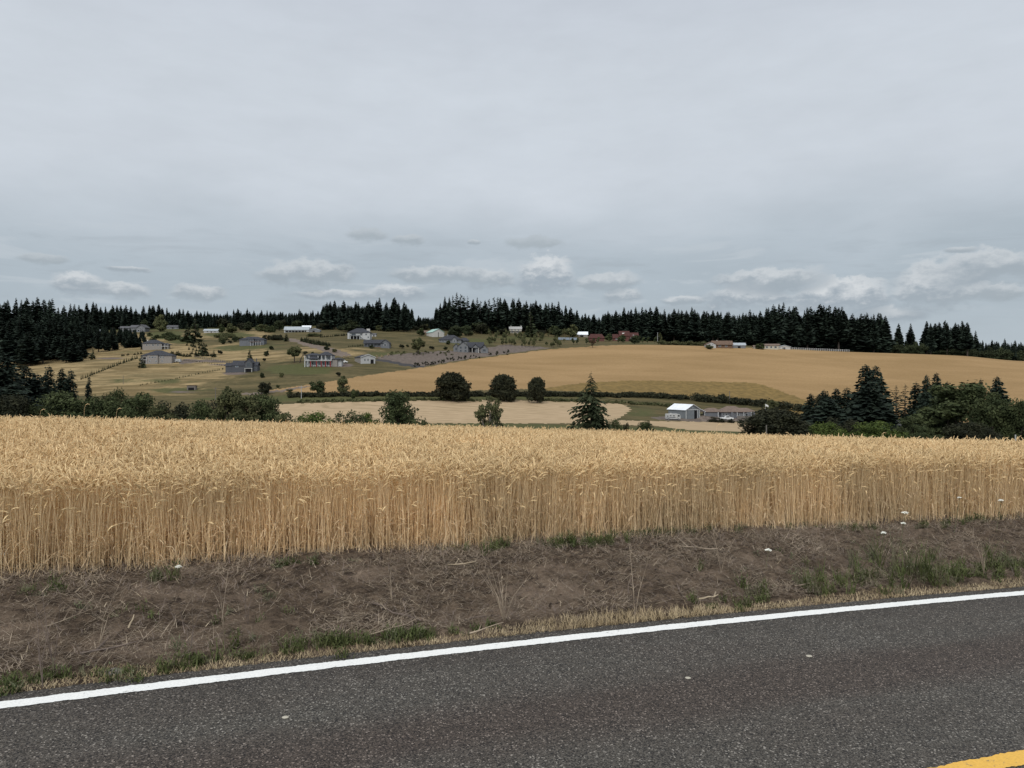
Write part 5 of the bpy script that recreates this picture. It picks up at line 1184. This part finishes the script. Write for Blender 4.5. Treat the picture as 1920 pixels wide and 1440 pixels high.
# 20, 21 red
h = House('barn', 'dark red barn with a long sloping roof', 'barn', 1118, 640); h.walls([(-14, 15, 0, 12, 6)], 'brick'); h.roof('hip', -14, 15, 0, 12, 6, 8, 'roof_red', inset=5); h.door(-5, 4, 4.5)
h = House('house', 'brick house with dark red roofs and white skylights', 'house', 1174, 640)
h.walls([(-24, -10, 2, 14, 7), (-10, 6, 0, 16, 11, 'x', 5), (6, 23, 2, 14, 9)], 'brick'); r = h.roof('gy', -24, -10, 2, 14, 7, 6, 'roof_red'); r2 = h.roof('gy', -12, 6, 0, 16, 11, 8, 'roof_red'); h.roof('gy', 6, 23, 2, 14, 9, 7, 'roof_red')
h.part('skylight', MB().add([(-7, 2, 14.2), (-1, 2, 14.2), (-1, 4, 16.2), (-7, 4, 16.2), (-7, 2.4, 13.6), (-1, 2.4, 13.6), (-1, 4.4, 15.6), (-7, 4.4, 15.6)], [(0, 1, 2, 3), (0, 4, 5, 1), (1, 5, 6, 2), (2, 6, 7, 3), (3, 7, 4, 0)]), 'offwhite', r2)
h.windows([(10, 6, 2, 2), (14, 11.5, 1.2, 1.4), (18, 6, 2, 2)], 1.9); h.windows([(-18, 4.5, 2.4, 2)], 2)
# 22 brown roofed bungalow and neighbours
h = House('house', 'white walled bungalow with tan brown roof behind the golden crest', 'house', 1350, 653, dz=-1)
h.walls([(-26, -8, -2, 14, 8, 'x', 4.2)], 'white', 'gable_wall'); h.walls([(-8, 24, 2, 14, 8)], 'woodbrown'); h.roof('gx', -26, -8, -2, 14, 8, 4.2, 'roof_tan', 1); r = h.roof('gy', -14, 24, 0, 14, 8, 6.5, 'roof_tan', 1); h.windows([(-14, 7.6, 1.4, 1.6), (-20, 5, 2, 2)], -2); h.windows([(0, 5, 4, 2), (12, 5, 4, 2)], 2); h.chimney(-4, 7, 13, 16.5, .6, 'offwhite', r)
h = House('shed', 'pale grey shed right of the tan brown bungalow', 'shed', 1386, 653, dz=-1); h.walls([(-12, 12, 0, 9, 7)], 'grey'); h.roof('gy', -12, 12, 0, 9, 7, 3.6, 'roof_pale', 1); h.door(0, 5, 5)
h = House('house', 'cream bungalow with flat brown roof and shrubs in front', 'house', 1444, 655, dz=-1); h.walls([(-30, -13, 2, 10, 6), (-13, 16, 0, 12, 8)], 'cream'); h.roof('gy', -30, -13, 2, 10, 6, 2, 'roof_brown', 1); h.roof('gy', -13, 18, 0, 12, 8.4, 2.4, 'roof_brown', 1.4); h.windows([(-6, 5, 3, 3), (2, 5, 3, 3), (10, 5, 4, 3)]); h.door(-22, 3, 4, 2)
h = House('garage', 'white gabled garage at the left end of the white rail fence', 'garage', 1472, 655, dz=-1); h.walls([(-11, 10, 0, 10, 5.5, 'x', 2.6)], 'offwhite'); h.roof('gx', -11, 10, 0, 10, 5.5, 2.6, 'roof_pale', 1); h.door(-2, 5, 4.5)
# shed in the pasture
h = House('field_shelter', 'small brown animal shelter alone in the pasture', 'shelter', 358.5, 732); h.walls([(-8, 8, 0, 8, 8)], 'post'); h.part('roof', MB().add([(-9, -1.2, 9), (9, -1.2, 9), (9, 9, 8), (-9, 9, 8), (-9, -1.2, 9.7), (9, -1.2, 9.7), (9, 9, 8.7), (-9, 9, 8.7)], [(3, 2, 1, 0), (4, 5, 6, 7), (0, 1, 5, 4), (1, 2, 6, 5), (2, 3, 7, 6), (3, 0, 4, 7)]), 'roof_brown'); h.door(0, 11, 5)
# 26 the grey barn, turned so that its left side shows
h = House('barn', 'grey metal barn with bright white roof and lean-to in the valley', 'barn', 1299, 785.5, rot=33)
L = 46
h.walls([(-18, 18, 0, L, 17.5, 'x', 9)], 'wall_barn'); r = h.roof('gx', -18, 18, 0, L, 17.5, 9, 'roof_white', 2.2, .7)
h.part('lean_to_roof', MB().add([(19.9, -2, 17.3), (33, -2, 12.2), (33, L*.7, 12.2), (19.9, L*.7, 17.3), (19.9, -2, 18), (33, -2, 12.9), (33, L*.7, 12.9), (19.9, L*.7, 18)], [(3, 2, 1, 0), (4, 5, 6, 7), (0, 1, 5, 4), (1, 2, 6, 5), (2, 3, 7, 6), (3, 0, 4, 7)]), 'roof_white')
h.posts([31.5], 0, -3, 12.3, .6, 'trim'); h.posts([31.5], 14, -3, 12.3, .6, 'trim'); h.part('lean_to_wall', MB().box(18.1, 31, 22, 22.5, -3, 12.3), 'dark')
h.part('gable_band', MB().box(-17.6, 18, -.35, -.05, 16.6, 18), 'trim'); h.posts([-17.7, 17.7, 12.5], -.25, -3, 17.4, .55, 'trim', 'corner_trim'); h.part('sliding_door', MB().box(-15.5, 3, -.8, -.3, 0, 16), 'wall_barn'); h.door(7, 8, 15.8, -.1, 'dark', 'barn_door'); h.windows([(0, 21.4, 1.6, 2.6)], 0, 'trim', 'panel')
h.part('fascia', MB().add([(-20.3, -2.35, 16.3), (0, -2.35, 26.4), (20.3, -2.35, 16.3), (20.3, -2.35, 17.5), (0, -2.35, 27.6), (-20.3, -2.35, 17.5), (-20.3, -2.2, 16.3), (0, -2.2, 26.4), (20.3, -2.2, 16.3), (20.3, -2.2, 17.5), (0, -2.2, 27.6), (-20.3, -2.2, 17.5)],
       [(0, 1, 4, 5), (1, 2, 3, 4), (6, 11, 10, 7), (7, 10, 9, 8), (3, 9, 10, 4), (4, 10, 11, 5), (0, 6, 7, 1), (1, 7, 8, 2)]), 'trim')
# 28 motorhome
def motorhome():
    p = at(1261.5, 784.5, 301); m = p.y/F
    o = link('motorhome', None, loc=p, label='white motorhome parked against the left side of the grey barn', cat='motorhome'); o.rotation_euler = (0, 0, math.radians(-6))
    def P_(n, mb, mt, par=None): mb.v = [(a*m, b*m, c*m) for a, b, c in mb.v]; return mb.build(n, mt, par or o)
    pr = [(-13.5, 2), (-14, 5), (-14, 10), (-13, 11.4), (7, 11.6), (12.5, 10.4), (13.8, 7), (13.8, 2)]
    n = len(pr); b = MB().add([(x, -5, z) for x, z in pr]+[(x, 5, z) for x, z in pr], [tuple(range(n))[::-1], tuple(range(n, 2*n))]+[(i, (i+1) % n, (i+1) % n+n, i+n) for i in range(n)])
    P_('body', b, 'white')
    for (a, c) in ((-10, 6), (-4.5, 6.6), (1.5, 6.6)): P_('window', MB().box(a-1.5, a+1.5, -5.15, -4.9, c+.4, c+2.0), 'glass')
    P_('windscreen', MB().add([(12.6, -4.4, 10), (14., -4.4, 6.5), (14., 4.4, 6.5), (12.6, 4.4, 10)], [(0, 1, 2, 3)]), 'glass'); P_('cab_window', MB().box(8.6, 12, -5.15, -4.9, 6.2, 9.4), 'glass')
    P_('stripe', MB().add([(-13, -5.12, 3.2), (8, -5.12, 4.6), (8, -5.12, 5.8), (-13, -5.12, 4.2), (-13, -4.95, 3.2), (8, -4.95, 4.6), (8, -4.95, 5.8), (-13, -4.95, 4.2)], [(0, 1, 2, 3), (0, 3, 7, 4), (1, 5, 6, 2), (3, 2, 6, 7), (0, 4, 5, 1)]), 'darkgrey'); P_('door', MB().box(4.6, 6.8, -5.13, -4.9, 2.4, 9.4), 'offwhite'); P_('skirt', MB().box(-12.5, 12.5, -4.8, 4.8, 1.1, 2.05), 'darkgrey')
    for x in (-8, 9.5):
        for y in (-4.6, 4.6): w = P_('wheel', MB().tube([(x, y-.5, 1.5), (x, y+.5, 1.5)], 1.5, 12), 'tyre'); P_('rim', MB().tube([(x, y-.62, 1.5), (x, y+.62, 1.5)], .7, 10), 'metal', w)
    P_('roof_unit', MB().box(-6, -2, -2, 2, 11.5, 12.6), 'offwhite')
motorhome()
# 27 ranch house
h = House('house', 'long low ranch house with brown hip roof right of the grey barn', 'house', 1368, 784)
h.walls([(-44, -16, 6, 26, 11), (-16, 48, 0, 26, 11), (2, 6, -3, 0, 11)], 'midgrey'); h.roof('hip', -50, -10, 6, 26, 11, 7, 'roof_brown', inset=16, oh=2); h.roof('hip', -18, 30, -1, 26, 11.2, 10.5, 'roof_brown', inset=18, oh=2); h.roof('hip', 10, 49, 2, 24, 11, 7.4, 'roof_brown', inset=14, oh=2)
h.windows([(-11, 6.5, 2.4, 4), (-6, 6.5, 2.4, 4), (6, 6, 3, 4.4), (17, 6.5, 2.4, 4), (32, 6, 4, 4.4), (42, 6, 2.4, 3)], 0); h.posts([-22, 13.5, 26, 40], -2, 0, 11, .6, 'trim'); h.door(22, 9, 8, -.02, 'grey'); h.part('garden_wall', MB().box(12, 46, -8, -6.6, -3, 4), 'post')
for (x, w, hh, lb) in [(1338, 26, 11, 'dark shrub mass between the grey barn and the ranch house'), (1352, 22, 9, 'dark shrub under the left windows of the ranch house'), (1372, 18, 8, 'dark shrub before the middle of the ranch house'), (1389, 12, 7, 'small dark shrub beside the ranch house garage')]:
    p = at(x, D=302); m = p.y/F; plant('bush', bkind('yardb', h=10., r=5., fol='leaf_dark', seed=130, n=1200, size=.5, lobes=16, base=0, shape='bush', lob=.3), p, w*m/10, hh*m/10, TR.uniform(0, 6), lb, 'bush')
# gravel heap
def heap():
    rg = random.Random(2); n = 26; mrows = 8; V = []; Fq = []
    for j in range(mrows+1):
        t = j/mrows
        for i in range(n):
            a = i/n*6.283; r = t*(1+.08*math.sin(3*a+1)+rg.uniform(-.03, .03)); V.append((r*math.cos(a)*6.2, r*math.sin(a)*3., 1.75*(1-t)**1.2*(1+.12*math.sin(a*2+4*t))-.25*t+rg.uniform(-.05, .05)))
    for j in range(mrows):
        for i in range(n): Fq.append((j*n+i, (j+1)*n+i, (j+1)*n+(i+1) % n, j*n+(i+1) % n))
    link('gravel_heap', mesh_np('gravel_heap', V, Fq, 'gravel', smooth=True), loc=at(1321, 788.5), label='low heap of gravel in the yard before the grey barn', cat='heap')
heap()
def pickup(x, y, lb):
    p = at(x, y); m = .66
    o = link('pickup_truck', None, loc=p, label=lb, cat='pickup'); sc = 1.
    def P_(n, mb, mt, par=None): return mb.build(n, mt, par or o)
    pr = [(-2.7, .5), (-2.7, 1.15), (-.6, 1.2), (-.3, 1.8), (1., 1.8), (1.5, 1.25), (2.7, 1.1), (2.75, .5)]; n = len(pr)
    P_('body', MB().add([(a, -.9, z) for a, z in pr]+[(a, .9, z) for a, z in pr], [tuple(range(n))[::-1], tuple(range(n, 2*n))]+[(i, (i+1) % n, (i+1) % n+n, i+n) for i in range(n)]), 'tank')
    P_('window', MB().box(-.3, 1.05, -.93, -.85, 1.25, 1.68), 'glass')
    for a in (-1.8, 1.8):
        for b in (-.8, .8): P_('wheel', MB().tube([(a, b-.12, .38), (a, b+.12, .38)], .38, 12), 'tyre')
pickup(1362, 788.2, 'light coloured pickup parked before the ranch house'); pickup(643, 681, 'white pickup parked between the columned house and the garage')
# flagpole, poles
def pole(name, x, yb, yt, lb, cat, D=None, r=.09, mt='post', extra=None):
    p = at(x, yb, D); hh = height_to(p, yt); o = link(name, None, loc=p, label=lb, cat=cat); MB().tube([(0, 0, -.6), (0, 0, hh)], [r*1.3, r], 8).build('pole', mt, o)
    if extra == 'cross': MB().box(-.9, .9, -.05, .05, hh-.7, hh-.55).build('crossarm', mt, o)
    if extra == 'flag':
        v = []; f = []
        for i in range(7):
            for j in range(2): v.append((.1+i*.19, .12*math.sin(i*1.1), hh-.1-j*.7-i*.1))
        for i in range(6): f.append((2*i, 2*i+1, 2*i+3, 2*i+2))
        MB().add(v, f).build('flag', 'tank', o)
    return o
pole('flagpole', 1435, 784, 757, 'white flagpole with a small pale flag behind the blackish domed tree', 'flagpole', D=300, mt='trim', extra='flag')
pole('utility_pole', 565, 745, 723, 'grey utility pole by the round tree at the golden field tip', 'utility pole', D=340, mt='concrete', extra='cross', r=.13)
pole('utility_pole', 404, 745, 726, 'dark utility pole behind the bushy willow thicket', 'utility pole', D=340, extra='cross', r=.13)
pole('utility_pole', 231, 720, 704, 'thin pole on the dry slope above the left thickets', 'pole', r=.1)
pole('utility_pole', 1368, 756, 733, 'thin brown pole on the hedge behind the ranch house', 'pole', D=372, r=.13)
pole('utility_pole', 1233, 642, 623, 'pale pole on the ridge right of the brick house', 'pole', mt='trim', r=.13)
pole('bare_post', 1437, 815, 797, 'weathered wooden post before the blackish domed tree', 'post', D=150, r=.12, mt='post')
pole('bare_post', 1904, 838, 815, 'pale stake at the edge of the wheat near the right side', 'stake', D=60, r=.05, mt='concrete')
# white rail fence
def rail_fence():
    o = None; xs = list(np.arange(1469, 1592, 4.1)); P = [at(x, D=596+(x-1469)*.02) for x in xs]
    o = link('rail_fence', None, loc=P[0], label='white rail fence along the crest below the tall firs', cat='fence')
    for q in P: a = q-P[0]; MB().box(a.x-.12, a.x+.12, a.y-.12, a.y+.12, a.z-.4, a.z+1.7).build('post', 'trim', o)
    for hz in (.6, 1.45):
        b = MB()
        for s, e in zip(P, P[1:]): b.tube([s-P[0]+Vector((0, -.14, hz)), e-P[0]+Vector((0, -.14, hz))], .09, 4)
        b.build('rail', 'trim', o)
rail_fence()
def pasture_fence():
    pts = [(50, 716), (110, 716), (180, 716), (262, 716)]
    P = []
    for i in range(26): x = 366+i*3.4; P.append(at(x, 671+i*.55))
    o = link('wire_fence', None, loc=P[0], label='dark post fence along the gravel drive', cat='fence')
    for q in P: a = q-P[0]; MB().box(a.x-.1, a.x+.1, a.y-.1, a.y+.1, a.z-.3, a.z+1.3).build('post', 'darkgrey', o)
    b = MB()
    for s, e in zip(P, P[1:]): b.tube([s-P[0]+Vector((0, -.12, 1.1)), e-P[0]+Vector((0, -.12, 1.1))], .05, 4)
    b.build('wire', 'darkgrey', o)
pasture_fence()
h = House('house', 'grey roof showing between bushes below the thin firs on the right', 'house', 1676, 0, D=240)
hh = height_to(h.p, 790)/h.m-3; h.walls([(-14, 14, 0, 20, hh)], 'grey'); h.roof('gy', -14, 14, 0, 20, hh, 3, 'roof_grey', 1.5); h.windows([(-8, hh*.5, 4, 5), (8, hh*.5, 4, 5)])

# ------------------------------------------------------------------ small things on the bank
def carrot(x, y, hh, lb, w=.055, lean=.15):
    """white umbel on a thin stem; (x, y) is where the flower head shows"""
    u = (x-CX)/F; v = (HY-y)/F; best = None
    for D in np.arange(4, 16, .01):
        gz = float(near_z(np.array([u*D]), np.array([D]))[0])
        if CZ+v*D-gz <= hh: best = (D, gz); break
    D, gz = best; o = link('wild_carrot', None, loc=(u*D, D, gz), label=lb, cat='flower', group=None)
    rg = random.Random(int(x)); hh = CZ+v*D-gz
    st = MB(); st.tube([(-lean*hh, 0, -.02), (-lean*.4*hh, .01, hh*.5), (0, 0, hh-.03)], [.0035, .003, .002], 5); st.build('stem', 'weed_grey', o)
    b = MB()
    for i in range(26):
        a = i*2.4; r = w*math.sqrt(i/26); z = hh-.012*(r/w)**2+rg.uniform(-.004, .004); q = w*.22
        cx, cy = r*math.cos(a), r*math.sin(a)
        b.add([(cx+q*math.cos(k*1.047), cy+q*math.sin(k*1.047), z+(.004 if k % 2 else 0)) for k in range(6)]+[(cx, cy, z+.006)], [(k, (k+1) % 6, 6) for k in range(6)])
    b.build('flower', 'umbel', o)
    b = MB()
    for i in range(7): a = i*.9; b.tube([(0, 0, hh-.04), (w*.6*math.cos(a), w*.6*math.sin(a), hh-.012)], .0012, 3, False)
    b.build('flower_stalks', 'weed_grey', o)
for (x, y, hh, lb, w) in [(1697, 960, .62, 'tallest white wild carrot flower over the green weeds', .075), (1694, 980, .50, 'white wild carrot flower just below the tallest one', .055), (1657, 998, .40, 'white wild carrot flower left of the weed clump', .06),
                          (1441, 1030, .22, 'flat white wild carrot flower alone on the middle of the bank', .075), (1799, 932, .45, 'small white flower against the wheat stems', .05), (1877, 937, .45, 'white flower against the wheat near the right edge', .065),
                          (335, 1061, .12, 'white flower at the foot of the wheat on the left', .055), (1701, 1062, .06, 'tiny white flower low in the green weeds', .03)]: carrot(x, y, hh, lb, w*.5)
def stick(x, y, L, az, lb, r=.007, mt='twig', rise=.15, forks=2, name='dead_branch', cat='branch'):
    p = near_at(x, y); rg = random.Random(int(x*7+y)); b = MB(); d = Vector((math.cos(az), math.sin(az), rise)); n = Vector((-d.y, d.x, 0))
    pts = [Vector((0, 0, .02))]
    for i in range(4): pts.append(pts[-1]+(d+n*rg.uniform(-.35, .35)+Vector((0, 0, rg.uniform(-.1, .15))))*(L/4))
    b.tube(pts, [r, r*.9, r*.75, r*.6, r*.3], 5)
    for k in range(forks):
        i = rg.randint(1, 3); e = pts[i]+(d*rg.uniform(.3, .8)+n*rg.choice([-1, 1])*rg.uniform(.4, .9)+Vector((0, 0, rg.uniform(.1, .5))))*(L*.35); b.tube([pts[i], e], [r*.6, r*.25], 4)
    b.build(name, mt, loc=p, label=lb, cat=cat)
for a in [(15, 1093, .35, 2.7, 'bright bent straw lying at the left edge below the wheat', .006, 'straw_pale', .0, 0, 'straw_stalk', 'straw'), (870, 1168, .3, -.1, 'dark fallen stick in the middle of the bank', .006), (880, 1192, .30, .3, 'pale stick near the road in the middle', .008, 'straw_old'),
          (690, 1196, .4, .35, 'pale thin branch near the green weeds', .008, 'straw_old'), (790, 1168, .5, 2.6, 'forked branch lying across the bank', .008), (1310, 1127, .22, .3, 'bright broken stick near the road', .012, 'straw_pale', .1, 1), (1345, 1032, .5, 3.4, 'long dead branch under the wheat edge', .007, 'straw_old'),
          (840, 1062, .28, .1, 'bleached stick high on the bank', .008, 'straw_pale', 0, 1), (150, 1230, .4, .1, 'dark flattened branch in the lower left of the bank', .01), (1490, 1102, .22, 0., 'pale split stick before the tall weeds', .008, 'straw_old'), (60, 1185, .4, .6, 'pale forked twig at the left edge of the bank', .006, 'straw_old'), (235, 1190, .12, 1.5, 'short upright bleached stub on the left bank', .008, 'straw_pale', .8, 0)]: stick(*a)
def dry_stalk(x, y, H_, lb, n=4, spread=.3, r=.0035, mt='straw_old'):
    p = near_at(x, y); rg = random.Random(int(x)); b = MB()
    for k in range(n):
        a = rg.uniform(-1, 1)*spread; t = [Vector((0, 0, 0)), Vector((a*.3*H_, rg.uniform(-.05, .05), .4*H_)), Vector((a*H_, rg.uniform(-.1, .1), H_*rg.uniform(.75, 1.05)))]
        b.tube(t, [r, r*.8, r*.4], 5)
        for _ in range(3): q = t[1].lerp(t[2], rg.random()); b.tube([q, q+Vector((rg.uniform(-.1, .1), rg.uniform(-.05, .05), rg.uniform(.04, .12)))], [r*.5, r*.2], 3)
    b.build('dry_weed_stalk', mt, loc=p, label=lb, cat='dead weed')
dry_stalk(1352, 1075, .5, 'tall leafless forked weed left of centre right bank', 3, .4); dry_stalk(945, 1168, .55, 'bundle of crossing dead stalks in the middle of the bank', 9, .5, .0028); dry_stalk(1190, 1160, .6, 'leaning dead stalk right of the stalk bundle', 2, .5)
dry_stalk(422, 1220, .62, 'pale upright dead stalk on the left bank', 2, .1); dry_stalk(185, 1215, .6, 'slanting dead stalk at the lower left', 2, .4); dry_stalk(1845, 1080, .5, 'dry pale stalk among the weeds at the right', 3, .25); dry_stalk(735, 1130, .3, 'short dead stalk before the wheat', 3, .3)
dry_stalk(80, 1290, .5, 'dark thin dead weed by the road at the lower left', 3, .3, .003, 'twig'); dry_stalk(100, 1250, .55, 'dark branching weed left of the stone', 3, .3, .003, 'twig'); dry_stalk(465, 1180, .45, 'dark upright weed stem right of the pale stalk', 2, .15, .003, 'twig'); dry_stalk(355, 1235, .5, 'dark wiry weed between the stone and the pale stalk', 3, .2, .003, 'twig')
def stone(x, y, s, lb, mt='concrete'):
    p = near_at(x, y); bm = bmesh.new(); bmesh.ops.create_icosphere(bm, subdivisions=3, radius=1)
    for v in bm.verts: v.co *= 1+.25*mnoise.noise(v.co*1.3+Vector((x, 0, 0)))+.08*mnoise.noise(v.co*4); v.co = Vector((v.co.x*s, v.co.y*s*.8, v.co.z*s*.6))
    me = bpy.data.meshes.new('stone'); bm.to_mesh(me); bm.free(); me.materials.append(M[mt]); link('stone', me, loc=p, label=lb, cat='stone')
stone(215, 1262, .06, 'grey stone in the grass at the lower left road edge', 'post'); stone(1285, 1140, .10, 'brown half buried stone near the broken stick', 'soil')
for (x, y, s, lb) in ((535, 1346, .012, 'tiny pale pebble on the asphalt at the bottom left'), (1517, 1231, .014, 'small pale pebble on the road at the right'), (1290, 1272, .012, 'flat pale fleck on the road right of the centre')):
    u = (x-CX)/F; v = (y-HY)/F; D = (CZ)/(v-.0212*(UX*u+UY)); stn = bmesh.new(); bmesh.ops.create_icosphere(stn, subdivisions=2, radius=1)
    for q in stn.verts: q.co = Vector((q.co.x*s*1.8, q.co.y*s*1.5, q.co.z*s*.5))
    me = bpy.data.meshes.new('pebble'); stn.to_mesh(me); stn.free(); me.materials.append(M['cream']); link('pebble', me, loc=(u*D, D, float(near_z(np.array([u*D]), np.array([D]))[0])+.004), label=lb, cat='pebble')
# grass heads standing above the wheat on the skyline of the field
def tall_heads():
    for i, (x, yt, lb) in enumerate([(158, 757, 'tall arching grass head rising above the wheat at the left'), (218, 765, 'shorter bent grass head above the wheat right of the arching one'), (75, 767, 'bent ear above the wheat near the left edge'), (1060, 797, 'curved pale ear above the wheat before the lone spruce'), (1652, 811, 'thin grass head above the wheat before the long green bush'), (1343, 795, 'wispy tall grass above the wheat before the ranch house')]):
        D = 21.; u = (x-CX)/F; X = u*D; gz = float(near_z(np.array([X]), np.array([D]))[0]); H_ = CZ+(HY-yt)/F*D-gz
        b = MB(); pts = [Vector((0, 0, 0)), Vector((-.01, 0, H_*.6)), Vector((0, 0, H_*.88)), Vector((.03, 0, H_*.97)), Vector((.09, 0, H_)), Vector((.15, 0, H_*.985))]
        o = link('grass_stalk', None, loc=(X, D, gz), label=lb, cat='grass stalk'); MB().tube(pts[:4], [.004, .0035, .003, .003], 4).build('stem', 'stem', o); MB().tube(pts[3:], [.005, .009, .003], 6).build('seed_head', 'head', o)
tall_heads()
